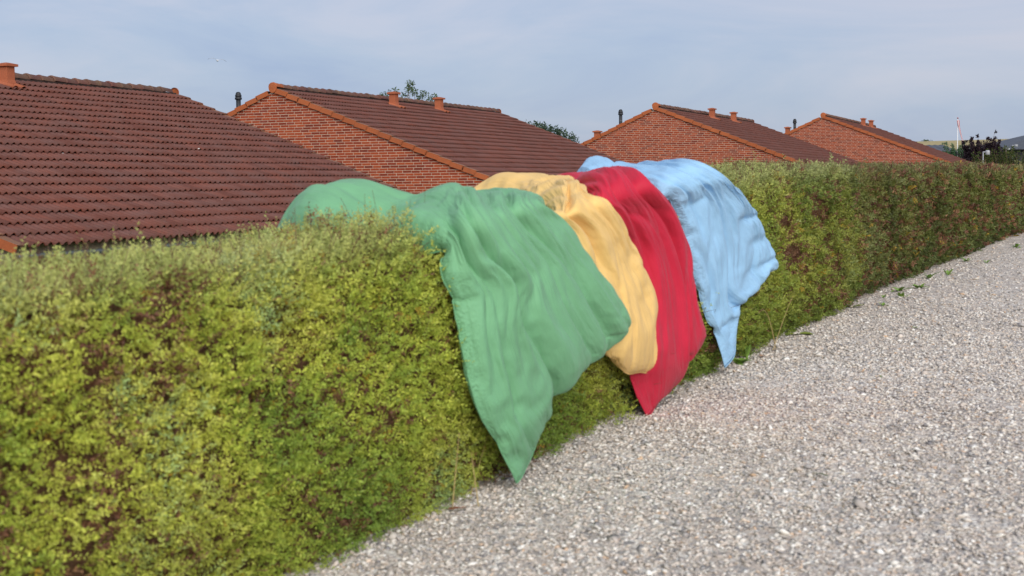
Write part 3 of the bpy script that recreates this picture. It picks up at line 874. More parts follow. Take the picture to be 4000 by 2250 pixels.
# ------------------------------------------------------------------ duvets hung over the hedge
DUVET_ROWS = {}
DUVET_ROWS['green'] = [
    [(0,0.22,-1.16,-0.9), (0.25,0.665,-1.16,-0.85), (0.5,1.11,-1.16,-0.8), (0.75,1.555,-1.16,-0.8), (1,2,-1.16,-0.8)],
    [(0,0.18,-1.15,-0.48), (0.25,0.635,-1.15,-0.32), (0.5,1.09,-1.15,-0.3), (0.75,1.545,-1.15,-0.3), (1,2,-1.15,-0.3)],
    [(0,0.14,-1.02,-0.3), (0.06,0.252,-1.02,-0.15), (0.16,0.438,-1.02,-0.04), (0.32,0.735,-1.02,-0.05), (0.48,1.033,-1.02,-0.15), (0.7,1.442,-1.02,-0.14), (1,2,-1.02,-0.16)],
    [(0,0.05,-0.78,-0.28), (0.05,0.148,-0.78,-0.1), (0.15,0.342,-0.78,0), (0.32,0.674,-0.78,-0.01), (0.46,0.947,-0.78,-0.12), (0.7,1.415,-0.78,-0.1), (1,2,-0.78,-0.13)],
    [(0,0.02,-0.45,-0.28), (0.08,0.166,-0.45,-0.17), (0.25,0.478,-0.45,-0.1), (0.5,0.935,-0.45,-0.085), (0.75,1.393,-0.45,-0.05), (1,1.85,-0.45,-0.1)],
    [(0,-0.1,-0.12,-0.27), (0.09,0.039,-0.12,-0.12), (0.3,0.365,-0.12,-0.055), (0.5,0.675,-0.12,-0.035), (0.75,1.062,-0.12,-0.03), (1,1.45,-0.12,-0.07)],
    [(0,-0.103,0.11,-0.247), (0.3,0.025,0.15,-0.163), (0.6,0.403,0.15,-0.104), (1,0.896,0.15,-0.072)],
    [(0,-0.126,0.185,-0.39), (0.33,0.125,0.225,-0.319), (0.66,0.549,0.225,-0.241), (1,1.106,0.225,-0.213)],
    [(0,-0.074,0.22,-0.524), (0.33,0.257,0.26,-0.478), (0.66,0.76,0.26,-0.425), (1,1.407,0.26,-0.459)],
    [(0,-0.053,0.235,-0.744), (0.33,0.276,0.275,-0.657), (0.66,0.875,0.275,-0.61), (1,1.682,0.275,-0.632)],
    [(0,0.037,0.235,-1.028), (0.33,0.405,0.275,-0.887), (0.66,1.094,0.275,-0.813), (1,1.802,0.275,-0.736)],
    [(0,0.219,0.22,-1.235), (0.15,0.314,0.25,-1.166), (0.38,0.616,0.26,-1.033), (0.66,1.192,0.26,-0.904), (1,1.855,0.26,-0.784)],
    [(0,0.385,0.225,-1.432), (0.1,0.48,0.225,-1.387), (0.3,0.724,0.225,-1.239), (0.42,0.81,0.225,-1.169), (0.47,0.844,0.225,-1.1), (0.56,1.028,0.225,-1.065), (0.66,1.221,0.225,-0.986), (0.8,1.516,0.225,-0.937), (0.88,1.662,0.225,-0.854), (1,1.904,0.225,-0.821)],
]
DUVET_ROWS['yellow'] = [
    [(0,2,-1.13,-0.8), (0.25,2.2,-1.13,-0.75), (0.5,2.4,-1.13,-0.75), (0.75,2.6,-1.13,-0.75), (1,2.8,-1.13,-0.8)],
    [(0,1.98,-1.1,-0.28), (0.25,2.185,-1.1,-0.2), (0.5,2.39,-1.1,-0.2), (0.75,2.595,-1.1,-0.2), (1,2.8,-1.1,-0.25)],
    [(0,2.1,-0.9,-0.1), (0.25,2.288,-0.9,0.02), (0.5,2.475,-0.9,0.04), (0.75,2.663,-0.9,0.01), (1,2.85,-0.9,-0.05)],
    [(0,1.9,-0.55,-0.09), (0.25,2.08,-0.55,0.02), (0.5,2.26,-0.55,0.05), (0.75,2.44,-0.55,0.03), (1,2.62,-0.55,-0.03)],
    [(0,1.5,-0.2,-0.12), (0.25,1.655,-0.2,-0.02), (0.5,1.81,-0.2,0.01), (0.75,1.965,-0.2,-0), (1,2.12,-0.2,-0.05)],
    [(0,1.1,0.03,-0.17), (0.25,1.263,0.03,-0.09), (0.5,1.425,0.03,-0.06), (0.75,1.587,0.03,-0.06), (1,1.75,0.03,-0.1)],
    [(0,0.745,0.125,-0.186), (0.5,1.179,0.165,-0.145), (1,1.757,0.165,-0.108)],
    [(0,0.828,0.14,-0.303), (0.5,1.375,0.18,-0.265), (1,2.008,0.18,-0.277)],
    [(0,1.115,0.147,-0.581), (0.5,1.637,0.187,-0.52), (1,2.238,0.187,-0.471)],
    [(0,1.443,0.147,-0.814), (0.5,1.857,0.187,-0.752), (1,2.427,0.187,-0.711)],
    [(0,1.581,0.147,-0.934), (0.25,1.668,0.187,-0.956), (0.5,1.932,0.187,-0.971), (1,2.517,0.187,-0.974)],
    [(0,1.651,0.14,-0.975), (0.12,1.66,0.164,-0.982), (0.3,1.758,0.18,-1.028), (0.5,1.999,0.18,-1.114), (0.7,2.226,0.18,-1.133), (1,2.593,0.18,-1.159)],
]
DUVET_ROWS['red'] = [
    [(0,2.9,-1.13,-0.8), (0.25,3.175,-1.13,-0.8), (0.5,3.45,-1.13,-0.8), (0.75,3.725,-1.13,-0.8), (1,4,-1.13,-0.8)],
    [(0,2.88,-1.08,-0.3), (0.25,3.16,-1.08,-0.25), (0.5,3.44,-1.08,-0.25), (0.75,3.72,-1.08,-0.25), (1,4,-1.08,-0.3)],
    [(0,2.85,-0.9,-0.1), (0.25,3.125,-0.9,-0.04), (0.5,3.4,-0.9,-0.02), (0.75,3.675,-0.9,-0.03), (1,3.95,-0.9,-0.08)],
    [(0,2.65,-0.55,-0.06), (0.25,2.888,-0.55,0.01), (0.5,3.125,-0.55,0.03), (0.75,3.362,-0.55,0.02), (1,3.6,-0.55,-0.04)],
    [(0,2.1,-0.25,-0.05), (0.25,2.355,-0.25,0.03), (0.5,2.61,-0.25,0.05), (0.75,2.865,-0.25,0.04), (1,3.12,-0.25,-0.02)],
    [(0,1.75,0,-0.09), (0.25,1.993,0,0.01), (0.5,2.235,0,0.03), (0.75,2.478,0,0.01), (1,2.72,0,-0.05)],
    [(0,1.694,0.065,-0.121), (0.5,2.147,0.105,-0.069), (1,2.661,0.105,-0.044)],
    [(0,1.821,0.088,-0.217), (0.5,2.354,0.128,-0.186), (1,2.932,0.128,-0.216)],
    [(0,2.126,0.088,-0.435), (0.5,2.567,0.128,-0.394), (1,3.154,0.128,-0.503)],
    [(0,2.201,0.105,-0.741), (0.5,2.699,0.145,-0.701), (1,3.21,0.145,-0.734)],
    [(0,2.137,0.11,-1.037), (0.5,2.683,0.15,-1.066), (1,3.348,0.15,-0.953)],
    [(0,2.212,0.105,-1.245), (0.5,2.742,0.145,-1.186), (1,3.378,0.145,-0.994)],
    [(0,2.325,0.135,-1.412), (0.3,2.562,0.135,-1.358), (0.55,2.819,0.135,-1.324), (0.65,2.94,0.135,-1.253), (0.71,2.984,0.135,-1.197), (0.86,3.205,0.135,-1.161), (1,3.382,0.135,-1.085)],
]
DUVET_ROWS['blue'] = [
    [(0,3.7,-1.13,-0.7), (0.25,4.025,-1.13,-0.7), (0.5,4.35,-1.13,-0.7), (0.75,4.675,-1.13,-0.7), (1,5,-1.13,-0.7)],
    [(0,3.65,-1.08,-0.2), (0.25,3.987,-1.08,-0.12), (0.5,4.325,-1.08,-0.12), (0.75,4.662,-1.08,-0.15), (1,5,-1.08,-0.2)],
    [(0,3.6,-0.92,0.02), (0.25,3.938,-0.92,0.15), (0.5,4.275,-0.92,0.12), (0.75,4.613,-0.92,0.07), (1,4.95,-0.92,0.02)],
    [(0,3.3,-0.6,0), (0.25,3.6,-0.6,0.09), (0.5,3.9,-0.6,0.1), (0.75,4.2,-0.6,0.09), (1,4.5,-0.6,0.04)],
    [(0,3,-0.28,-0.02), (0.25,3.25,-0.28,0.075), (0.5,3.5,-0.28,0.1), (0.75,3.75,-0.28,0.1), (1,4,-0.28,0.05)],
    [(0,2.82,0,-0.06), (0.25,3.045,0,0.05), (0.5,3.27,0,0.085), (0.75,3.495,0,0.09), (1,3.72,0,0.04)],
    [(0,2.929,0.1,-0.094), (0.3,3.18,0.14,-0.01), (0.6,3.487,0.14,0.009), (1,3.955,0.14,-0.042)],
    [(0,3.074,0.12,-0.264), (0.35,3.481,0.16,-0.161), (0.7,4.038,0.16,-0.154), (1,4.415,0.16,-0.201)],
    [(0,3.241,0.12,-0.528), (0.35,3.698,0.16,-0.444), (0.7,4.404,0.16,-0.419), (1,4.786,0.16,-0.409)],
    [(0,3.499,0.12,-0.906), (0.35,3.811,0.16,-0.749), (0.7,4.469,0.16,-0.646), (1,4.999,0.16,-0.58)],
    [(0,3.666,0.12,-1.065), (0.2,3.784,0.16,-1.013), (0.35,3.984,0.16,-0.879), (0.7,4.547,0.16,-0.726), (1,5.048,0.16,-0.631)],
    [(0,3.764,0.15,-1.288), (0.12,3.983,0.15,-1.22), (0.23,4.06,0.15,-1.046), (0.35,4.18,0.15,-0.887), (0.6,4.48,0.15,-0.83), (0.75,4.681,0.15,-0.749), (0.8,4.841,0.15,-0.717), (1,5.035,0.15,-0.674)],
]
def catmull(P, t):
    """P (n,k) at integer knots, t in 0..n-1"""
    n = len(P)
    i = np.clip(np.floor(t).astype(int), 0, n - 2); f = (t - i)[:, None]
    p0, p1, p2, p3 = P[np.clip(i - 1, 0, n - 1)], P[i], P[i + 1], P[np.clip(i + 2, 0, n - 1)]
    m1, m2 = (p2 - p0) * .5, (p3 - p1) * .5
    return (2 * f**3 - 3 * f**2 + 1) * p1 + (f**3 - 2 * f**2 + f) * m1 + (-2 * f**3 + 3 * f**2) * p2 + (f**3 - f**2) * m2
def smooth_interp(u, xs_, ys_):
    """monotone cubic (Hermite) through the knots"""
    xs_, ys_ = np.asarray(xs_, float), np.asarray(ys_, float)
    h = np.diff(xs_); d = np.diff(ys_) / h
    mm = np.zeros(len(xs_)); mm[0], mm[-1] = d[0], d[-1]
    for k in range(1, len(xs_) - 1):
        if d[k - 1] * d[k] > 0:
            w1, w2 = 2 * h[k] + h[k - 1], h[k] + 2 * h[k - 1]
            mm[k] = (w1 + w2) / (w1 / d[k - 1] + w2 / d[k])
    i = np.clip(np.searchsorted(xs_, u, side='right') - 1, 0, len(xs_) - 2)
    t = (u - xs_[i]) / h[i]
    return ys_[i] * (2 * t**3 - 3 * t**2 + 1) + h[i] * mm[i] * (t**3 - 2 * t**2 + t) + ys_[i + 1] * (-2 * t**3 + 3 * t**2) + h[i] * mm[i + 1] * (t**3 - t**2)
def cloth_mat(name, col, crease=.5):
    m, nt, b = new_mat(name, 0.62, 0.22)
    wv = worldco(nt)
    f = ramp(nt, [(0.3, tuple(v * .93 for v in col)), (0.7, tuple(min(1, v * 1.05) for v in col))])
    L(nt, noise(nt, wv, 7.0, 4), f.inputs['Fac'])
    L(nt, f.outputs['Color'], b.inputs['Base Color'])
    b.inputs['Sheen Weight'].default_value = .05
    b.inputs['Sheen Roughness'].default_value = 0.5
    # fine creases of washed cotton: long ones down the drape, puckers running in from the seams, crumples between
    at = nt.nodes.new('ShaderNodeAttribute'); at.attribute_name = 'cloth'      # metres across, metres along, metres from the seam
    def ridged(sx, sy, det, off):
        mp_ = nt.nodes.new('ShaderNodeMapping'); mp_.inputs['Scale'].default_value = (sx, sy, 0); mp_.inputs['Location'].default_value = (off, off * .7, off)
        L(nt, at.outputs['Vector'], mp_.inputs['Vector'])
        return math_(nt, 'ABSOLUTE', math_(nt, 'SUBTRACT', noise(nt, mp_.outputs['Vector'], 1.0, det, 0.5), .5))
    sep = nt.nodes.new('ShaderNodeSeparateXYZ'); L(nt, at.outputs['Vector'], sep.inputs[0])
    near = math_(nt, 'POWER', 2.718, math_(nt, 'MULTIPLY', sep.outputs[2], -16.0))
    h = math_(nt, 'MULTIPLY', ridged(13, 1.3, 1, 1.0), .042)
    h = math_(nt, 'ADD', h, math_(nt, 'MULTIPLY', ridged(30, 4.5, 2, 5.0), .020))
    h = math_(nt, 'ADD', h, math_(nt, 'MULTIPLY', ridged(8, 7, 2, 9.0), .012))
    h = math_(nt, 'ADD', h, math_(nt, 'MULTIPLY', math_(nt, 'MULTIPLY', ridged(38, 38, 1, 13.0), near), .050))
    bn = N(nt, 'ShaderNodeBump', Strength=crease, Distance=1.0)
    L(nt, h, bn.inputs['Height'])
    L(nt, bn.outputs['Normal'], b.inputs['Normal'])
    return m
CLOTH = dict(shrink=-.028, ps=4.0, bend=.015, press=.35, grav=.0, tens=15)
def settle(o, ntop, pins):
    """let the stuffed cover relax a moment as cloth: it swells, buckles and puckers along its seams"""
    me = o.data
    vg = o.vertex_groups.new(name='pin')
    for w in sorted(set(np.round(pins, 2))):
        vg.add([int(i) for i in np.nonzero(np.round(pins, 2) == w)[0]], float(w), 'REPLACE')
    vg.add(list(range(ntop, len(me.vertices))), .10, 'REPLACE')
    m = o.modifiers.new('cloth', 'CLOTH')
    s = m.settings
    s.quality, s.mass = 4, .15
    s.tension_stiffness = s.compression_stiffness = CLOTH['tens']
    s.shear_stiffness, s.bending_stiffness = CLOTH['tens'] * .5, CLOTH['bend']
    s.tension_damping = s.compression_damping = s.shear_damping = 5
    s.bending_damping, s.air_damping = .5, 2
    s.vertex_group_mass, s.pin_stiffness = 'pin', CLOTH['ps']
    s.shrink_min = s.shrink_max = CLOTH['shrink']
    s.use_pressure, s.uniform_pressure_force = True, CLOTH['press']
    s.effector_weights.gravity = CLOTH['grav']
    m.collision_settings.use_collision = m.collision_settings.use_self_collision = False
    m.point_cache.frame_start, m.point_cache.frame_end = 1, 14
    for f in range(1, 15): SC.frame_set(f)
    ev = o.evaluated_get(bpy.context.evaluated_depsgraph_get())
    new = bpy.data.meshes.new_from_object(ev)
    o.modifiers.clear(); o.vertex_groups.clear()
    o.data = new; new.name = 'duvet'
    sb = o.modifiers.new('smooth', 'SUBSURF'); sb.levels = 0; sb.render_levels = 1
    SC.frame_set(1)
def make_duvet(key, label, col, nu, nv, fold, seed, puff=.075, quilt=False, grooves=()):
    rows = DUVET_ROWS[key]
    u = np.linspace(0, 1, nu)
    R_ = np.stack([np.stack([smooth_interp(u, [q[0] for q in r], [q[k] for q in r]) for k in (1, 2, 3)], 1) for r in rows])   # rows, nu, 3
    # spread the rows by the length of cloth between them
    seg = np.linalg.norm(np.diff(R_, axis=0), axis=2).mean(1)
    acc = np.concatenate([[0], np.cumsum(seg)])
    lv = np.linspace(0, acc[-1], nv)
    tt = np.interp(lv, acc, np.arange(len(rows)))
    G = np.stack([catmull(R_[:, k], tt) for k in range(nu)], 1)          # nv, nu, 3
    v = lv / acc[-1]
    U, Vv = np.meshgrid(u, v)
    width = np.linalg.norm(np.diff(G, axis=1), axis=2).sum(1)
    def normals(G):
        du = np.gradient(G, axis=1); dv = np.gradient(G, axis=0)
        n = np.cross(dv, du)
        return unit(n)
    Nn = normals(G)
    flip = np.sign((Nn * np.array([0, .9, .5])).sum(-1).mean())          # outward = away from the hedge, up
    Nn = Nn * flip
    for _ in range(12):
        Nn[1:-1, 1:-1] = (Nn[1:-1, 1:-1] * 2 + Nn[:-2, 1:-1] + Nn[2:, 1:-1] + Nn[1:-1, :-2] + Nn[1:-1, 2:]) / 6
    Nn = unit(Nn)
    def edge(x, w):
        t = np.clip(np.minimum(x, 1 - x) / w, 0, 1)
        return np.sqrt(np.clip(1 - (1 - t) ** 2, 0, 1))
    Lm = Vv * acc[-1]                                                   # metres along the cloth
    Wm = (U - .5) * width.mean()                                        # metres across it
    ed = edge(U, .13) * edge(Vv, .07)
    endd = (1 - Vv) * acc[-1]                                           # metres from the front hem
    th = puff * ed * (1 + .35 * np.exp(-(endd / .35) ** 2))
    # folds: run down the drape, waver, join and part
    shear = .24 * (vnoise(Lm * 1.1, U * 2.0, 0, seed + 3) - .5)
    a1 = Wm * fold[0] + shear * fold[0] + seed
    r1 = np.abs(vnoise(a1, Lm * .55, 0, seed + 11) * 2 - 1)
    r2 = np.abs(vnoise(a1 * 2.15 + 7, Lm * .8, 0, seed + 12) * 2 - 1)
    r3 = np.abs(vnoise(a1 * 4.4 + 3, Lm * 1.3 + Wm * .6, 0, seed + 13) * 2 - 1)
    calm = np.clip(endd / .35, .25, 1) * np.clip((Lm - .15) / .5, .35, 1)
    disp = (fold[1] * (r1 ** .8 - .35) + fold[1] * .38 * (r2 - .4) + fold[1] * .22 * (r3 - .4)) * calm
    # puckers that run in from the seams
    seam = np.exp(-(np.minimum(U, 1 - U) * width.mean() / .07) ** 2)
    disp += .007 * seam * (vnoise(Wm * 3, Lm * 26, 0, seed + 21) - .5) * 2
    hem = np.exp(-(endd / .10) ** 2)
    disp += .008 * hem * (vnoise(Wm * 24, Lm * 4, 0, seed + 22) - .5) * 2
    lob = np.exp(-(endd / .45) ** 2)
    disp += .006 * lob * (np.abs(vnoise(Wm * 5 + Lm * 2, Lm * 17, 0, seed + 23) * 2 - 1) - .4)
    disp += .030 * (fbm(Wm * 2.2, Lm * 2.0, 0, seed + 31, 2) - .5)
    if quilt:
        # quilting seams cross the loose half of the cover
        loose = np.clip((U - .52) / .12, 0, 1)
        for q0 in (.33, .60, .86):
            dq = (endd - q0 - .10 * (U - .8) + .02 * (vnoise(Wm * 6, 0 * Lm, 0, seed + 40) - .5))
            disp -= loose * .032 * np.exp(-np.abs(dq) / .03)
        disp += loose * .018
    for u0, v0, u1, v1, dep, wid in grooves:                            # the deep valleys between the stuffed lobes
        f = np.clip((Vv - v0) / (v1 - v0), 0, 1)
        on = np.clip((Vv - v0) / .06, 0, 1) * np.clip((v1 + .05 - Vv) / .05, 0, 1)
        du = U - (u0 + (u1 - u0) * f + .02 * np.sin(f * 7 + seed))
        disp -= dep * on * np.exp(-np.abs(du) / wid)
        disp += dep * .35 * on * np.exp(-((np.abs(du) - wid * 2.2) / (wid * 1.3)) ** 2)
    hold = ed ** .6
    disp = np.where(disp < 0, np.maximum(disp, -th * 1.2 - .004), disp)
    # stuffed: the outer skin rolls back towards the seam all round
    back = puff * .95 * (1 - edge(U, .11)) + puff * .65 * (1 - edge(np.clip(Vv, .5, 1), .045))
    tipd = np.sqrt((U * width.mean()) ** 2 + endd ** 2)
    back *= np.clip(tipd / .75, .10, 1)
    th = th * np.clip(tipd / .5, .3, 1)
    G = G - Nn * back[..., None]
    top = G + Nn * (disp * hold)[..., None]
    bot = G - Nn * (th * 1.2)[..., None]
    if key == 'green':
        # gathered neck where the end of the cover lies along the back of the hedge
        pass
    top_w = hw(top[..., 0], top[..., 1], top[..., 2]).reshape(-1, 3)
    bot_w = hw(bot[..., 0], bot[..., 1], bot[..., 2]).reshape(-1, 3)
    F = grid_faces(nu, nv)
    if flip > 0: F = F[:, ::-1]
    # the two skins share the seam all round
    n = nu * nv
    idx = np.arange(n).reshape(nv, nu)
    bmap = idx + n
    for sl in ((0, slice(None)), (-1, slice(None)), (slice(None), 0), (slice(None), -1)):
        bmap[sl] = idx[sl]
    FB = bmap.ravel()[F][:, ::-1]
    o = mesh_np('duvet', np.concatenate([top_w, bot_w]), np.concatenate([F, FB]), cloth_mat(key + '_cotton', col), True)
    bm = bmesh.new(); bm.from_mesh(o.data)
    bmesh.ops.delete(bm, geom=[w for w in bm.verts if not w.link_faces], context='VERTS')
    bmesh.ops.recalc_face_normals(bm, faces=bm.faces)
    for f_ in bm.faces: f_.smooth = True
    bm.to_mesh(o.data); bm.free()
    pin = np.where(endd < .4, .06, .11)
    rim = np.minimum(np.minimum(U, 1 - U) * width.mean(), endd)
    pin = np.where(rim < .035, .30, pin)
    pin = np.where((endd + U * width.mean() < .16) | (endd + (1 - U) * width.mean() < .07), .95, pin)
    # where each point lies on the cloth, for the weave and its creases
    at = o.data.attributes.new('cloth', 'FLOAT_VECTOR', 'POINT')
    cl = np.stack([Wm + seed, Lm, rim], -1).reshape(-1, 3)
    keep_i = np.concatenate([np.arange(n), n + idx[1:-1, 1:-1].ravel()])
    cl = np.concatenate([cl, cl])[keep_i]
    at.data.foreach_set('vector', cl.astype(np.float32).ravel())
    settle(o, len(top_w), pin.ravel())
    # the sewn seam all round
    co = np.empty(len(o.data.vertices) * 3, dtype=np.float32); o.data.vertices.foreach_get('co', co); co = co.reshape(-1, 3)
    loop = np.concatenate([idx[0], idx[1:, -1], idx[-1, -2::-1], idx[-2:0:-1, 0]])
    pts = co[loop]
    on = np.zeros(len(co), bool); on[loop] = True
    ev_ = np.empty(len(o.data.edges) * 2, dtype=np.int32); o.data.edges.foreach_get('vertices', ev_); ev_ = ev_.reshape(-1, 2)
    cr_e = o.data.attributes.new('crease_edge', 'FLOAT', 'EDGE')
    cr_e.data.foreach_set('value', (on[ev_[:, 0]] & on[ev_[:, 1]]).astype(np.float32))
    mb = MB(); mb.tube([tuple(q) for q in pts] + [tuple(pts[0])], .0035, 5, False)
    mb.build('seam', o.data.materials[0], o, True)
    c = Vector(top_w.mean(0))
    return tag(o, label, 'duvet', 'plain coloured duvets airing over the hedge')
make_duvet('red', 'crimson red duvet hanging between the yellow and the light blue one', (.50, .017, .045), 64, 104, (5.4, .060), 5, puff=.085,
           grooves=((.60, .50, .70, 1.0, .055, .035), (.30, .45, .26, .9, .03, .03)))
make_duvet('blue', 'light blue quilted duvet at the far end of the four', (.30, .52, .73), 76, 104, (6.6, .044), 9, puff=.085, quilt=True,
           grooves=((.46, .42, .36, 1.0, .06, .03), (.16, .5, .12, .92, .025, .02)))
make_duvet('yellow', 'pale yellow duvet half covered by the green one', (.80, .53, .19), 64, 100, (3.4, .052), 14, puff=.085,
           grooves=((.56, .45, .46, .93, .035, .035), (.80, .4, .76, .9, .025, .03)))
make_duvet('green', 'green duvet draped over the hedge nearest the camera, its pointed corner on the gravel', (.165, .39, .205), 88, 128, (3.1, .058), 22, puff=.10,
           grooves=((.30, .60, .46, 1.0, .065, .03), (.66, .47, .79, .97, .035, .025), (.15, .56, .20, .97, .035, .02), (.40, .47, .36, .75, .03, .025),
                    (.40, .20, .50, .40, .05, .03), (.55, .18, .50, .37, .035, .025)))
# ------------------------------------------------------------------ trees and shrubs beyond
def foliage(name, parent, centres, radii, n, leaf, ramp_, seed, sparse=0.0, mat_=None):
    """leaf-sized blades gathered in clumps; centres (k,3), radii (k,3)"""
    rg = np.random.default_rng(seed)
    C, R_ = np.asarray(centres, float), np.asarray(radii, float)
    w = R_.prod(1) ** .42; w /= w.sum()
    k = rg.choice(len(C), n, p=w)
    d = unit(rg.normal(0, 1, (n, 3))) * (rg.uniform(0, 1, (n, 1)) ** .45)
    B = C[k] + d * R_[k]
    if sparse:
        keep = vnoise(B[:, 0] * 3 / leaf * .12, B[:, 1] * 3 / leaf * .12, B[:, 2] * 3 / leaf * .12, seed) > sparse
        B, k, d = B[keep], k[keep], d[keep]; n = len(B)
    D = unit(rg.normal(0, 1, (n, 3)) + d * .6 + np.array([0, 0, -.1]))
    col = pick_colors(np.clip(rg.uniform(0, 1, n) * .6 + rg.uniform(0, .4, len(C))[k], 0, 1), ramp_) * rg.uniform(.75, 1.25, (n, 1))
    ln = leaf * rg.uniform(.6, 1.3, n)
    o = leaf_mesh(name, B, D, unit(rg.normal(0, 1, (n, 3))), ln, ln * .6, col, mat_ or M['tree_leaf'], parent)
    keep_world(o)
    return o
def branches(parent, base, tips, r0, seed, name='branch', mat_=None, sag=0.0):
    rg = np.random.default_rng(seed)
    for t in tips:
        t = np.asarray(t, float); b_ = np.asarray(base, float)
        pts = [b_ + (t - b_) * f + rg.normal(0, .04, 3) * np.linalg.norm(t - b_) * f * (1 - f) * 2 + np.array([0, 0, sag * f * (1 - f)]) for f in np.linspace(0, 1, 6)]
        mb = MB(); mb.tube(pts, [r0 * (1 - .85 * f) for f in np.linspace(0, 1, 6)], 6)
        o = mb.build(name, mat_ or M['bark'], parent, True); keep_world(o)
def ground_at(x, y):
    return float(terrain_z(np.array([[x, y, 0.0]]))[0])
def tree(name, label, cat, x, y, crown, n, leaf, ramp_, seed, r0=.12, sparse=0.0, group=None, fork=.5):
    z0 = ground_at(x, y)
    t = thing(name, label, cat, (x, y, z0), 0, group)
    bpy.context.view_layer.update()
    zt = max(c[0][2] for c in crown)
    zf = z0 + (zt - z0) * fork
    mb = MB(); mb.tube([(x, y, z0 - .2), (x + .05, y, z0 + (zf - z0) * .5), (x, y, zf)], [r0, r0 * .85, r0 * .65], 10)
    o = mb.build('trunk', M['bark'], t, True); keep_world(o)
    branches(t, (x, y, zf), [c[0] for c in crown], r0 * .5, seed)
    o = foliage('crown', t, [c[0] for c in crown], [c[1] for c in crown], n, leaf, ramp_, seed, sparse)
    return t
GREEN_R = [(0, (.030, .055, .016)), (.5, (.055, .095, .026)), (1, (.095, .135, .040))]
# young birch whose twigs show over the ridge of the second house
rg = np.random.default_rng(3)
cr_ = []
for px_, z_ in ((-6.72, 4.25), (-6.6, 4.6), (-6.35, 4.75), (-6.1, 4.45), (-5.95, 4.8), (-5.7, 4.35), (-5.5, 4.6), (-5.3, 4.85), (-5.22, 5.05), (-5.18, 5.2), (-5.0, 4.75), (-4.75, 4.45), (-4.5, 4.7), (-4.25, 4.4), (-4.0, 4.5), (-3.95, 4.3),
                (-6.4, 4.1), (-5.6, 4.0), (-4.9, 4.1), (-4.4, 4.0), (-5.5, 3.6), (-4.9, 3.5), (-6.0, 3.5)):
    cr_.append(((px_, 75 + rg.uniform(-.6, .6), z_), (.24, .3, .17)))
tree('birch_tree', 'thin leafy treetop showing over the lichened ridge behind two roof vents', 'tree', -5.3, 75, cr_, 1500, .105, GREEN_R, 8, .10, 0, fork=.5)
rg = np.random.default_rng(4)
cr_ = []
for k in range(16):
    f = k / 15
    x = .2 + 4.7 * f
    zt = 4.5 - .25 * f - 1.0 * max(0, f - .55) ** 1.3 * 2.2
    cr_.append(((x, 110 + rg.uniform(-1, 1), zt - .45 + rg.uniform(-.1, .18)), (.45, .6, .62)))
    cr_.append(((x, 110 + rg.uniform(-1, 1), zt - 1.5), (.6, .8, .8)))
tree('poplar_tree', 'dense dark treetop peeping over the sloping roof, left of the third gable', 'tree', 2.4, 110, cr_, 5200, .20, [(0, (.026, .055, .034)), (.5, (.050, .085, .050)), (1, (.085, .125, .070))], 12, .2, .30, fork=.4)
# purple-leaved shrub with upright spiky shoots
def spiky(name, label, cat, x, y, tops, n, leaf, ramp_, seed, spread=.16, base_c=None, sparse=.25):
    z0 = ground_at(x, y)
    t = thing(name, label, cat, (x, y, z0))
    bpy.context.view_layer.update()
    rg = np.random.default_rng(seed)
    cen, rad = [], []
    for tx, ty, tz in tops:
        b_ = np.array([x + (tx - x) * .35, y + (ty - y) * .35, z0 + .4])
        tp = np.array([tx, ty, tz])
        for f in np.linspace(.25, 1, 9):
            c = b_ + (tp - b_) * f + np.array([(tx - x) * .12 * f * f, 0, -.15 * f * (1 - f)])
            cen.append(c); w = spread * (2.1 - 1.72 * f)
            rad.append((w, w, w * 1.5))
    mb = MB(); mb.tube([(x, y, z0 - .1), (x, y, z0 + .5)], [.12, .09], 8)
    o = mb.build('trunk', M['bark'], t, True); keep_world(o)
    branches(t, (x, y, z0 + .35), tops, .035, seed, mat_=M['bark'])
    foliage('crown', t, cen + [q[0] for q in (base_c or [])], rad + [q[1] for q in (base_c or [])], n, leaf, ramp_, seed, sparse)
    return t
rg = np.random.default_rng(5)
tops = []
for k in range(26):
    f = rg.uniform(-1, 1)
    tops.append((31.2 + 1.6 * f, 95 + rg.uniform(-.9, .9), 2.5 - .8 * f * f + rg.uniform(-.3, .25)))
tops += [(32.05, 94.6, 3.0), (31.0, 94.7, 2.75), (30.75, 95, 2.62), (32.4, 95, 2.45), (30.35, 95, 2.1)]
PUR = [(0, (.012, .008, .012)), (.5, (.028, .014, .022)), (1, (.055, .026, .036))]
spiky('purple_shrub', 'dark purple leaved shrub with spiky shoots beside the farthest roof', 'shrub', 31.45, 95, tops, 34000, .13, PUR, 31, .13,
      [((31.4, 95, 1.45), (1.2, .8, .75)), ((30.3, 94.8, 1.2), (.8, .7, .7)), ((32.2, 95, 1.3), (.8, .8, .7)), ((31.5, 94.9, 1.95), (.9, .6, .5)), ((30.9, 94.9, 1.7), (.8, .6, .5)), ((32.0, 94.9, 1.75), (.7, .6, .5))], .06)
rg = np.random.default_rng(6)
tops = [(33.2 + .125 * k + rg.uniform(-.1, .1) , 110 + rg.uniform(-.6, .6), 2.5 + rg.uniform(-.35, .25) - (.9 if k < 3 else 0)) for k in range(18)]
spiky('broom_shrub', 'blue green feathery shrub at the foot of the white flagpole', 'shrub', 34.3, 110, tops, 12000, .12,
      [(0, (.035, .085, .040)), (.5, (.060, .130, .060)), (1, (.095, .170, .080))], 41, .22, [((34.0, 110, 1.0), (1.7, .9, 1.1))], .2)
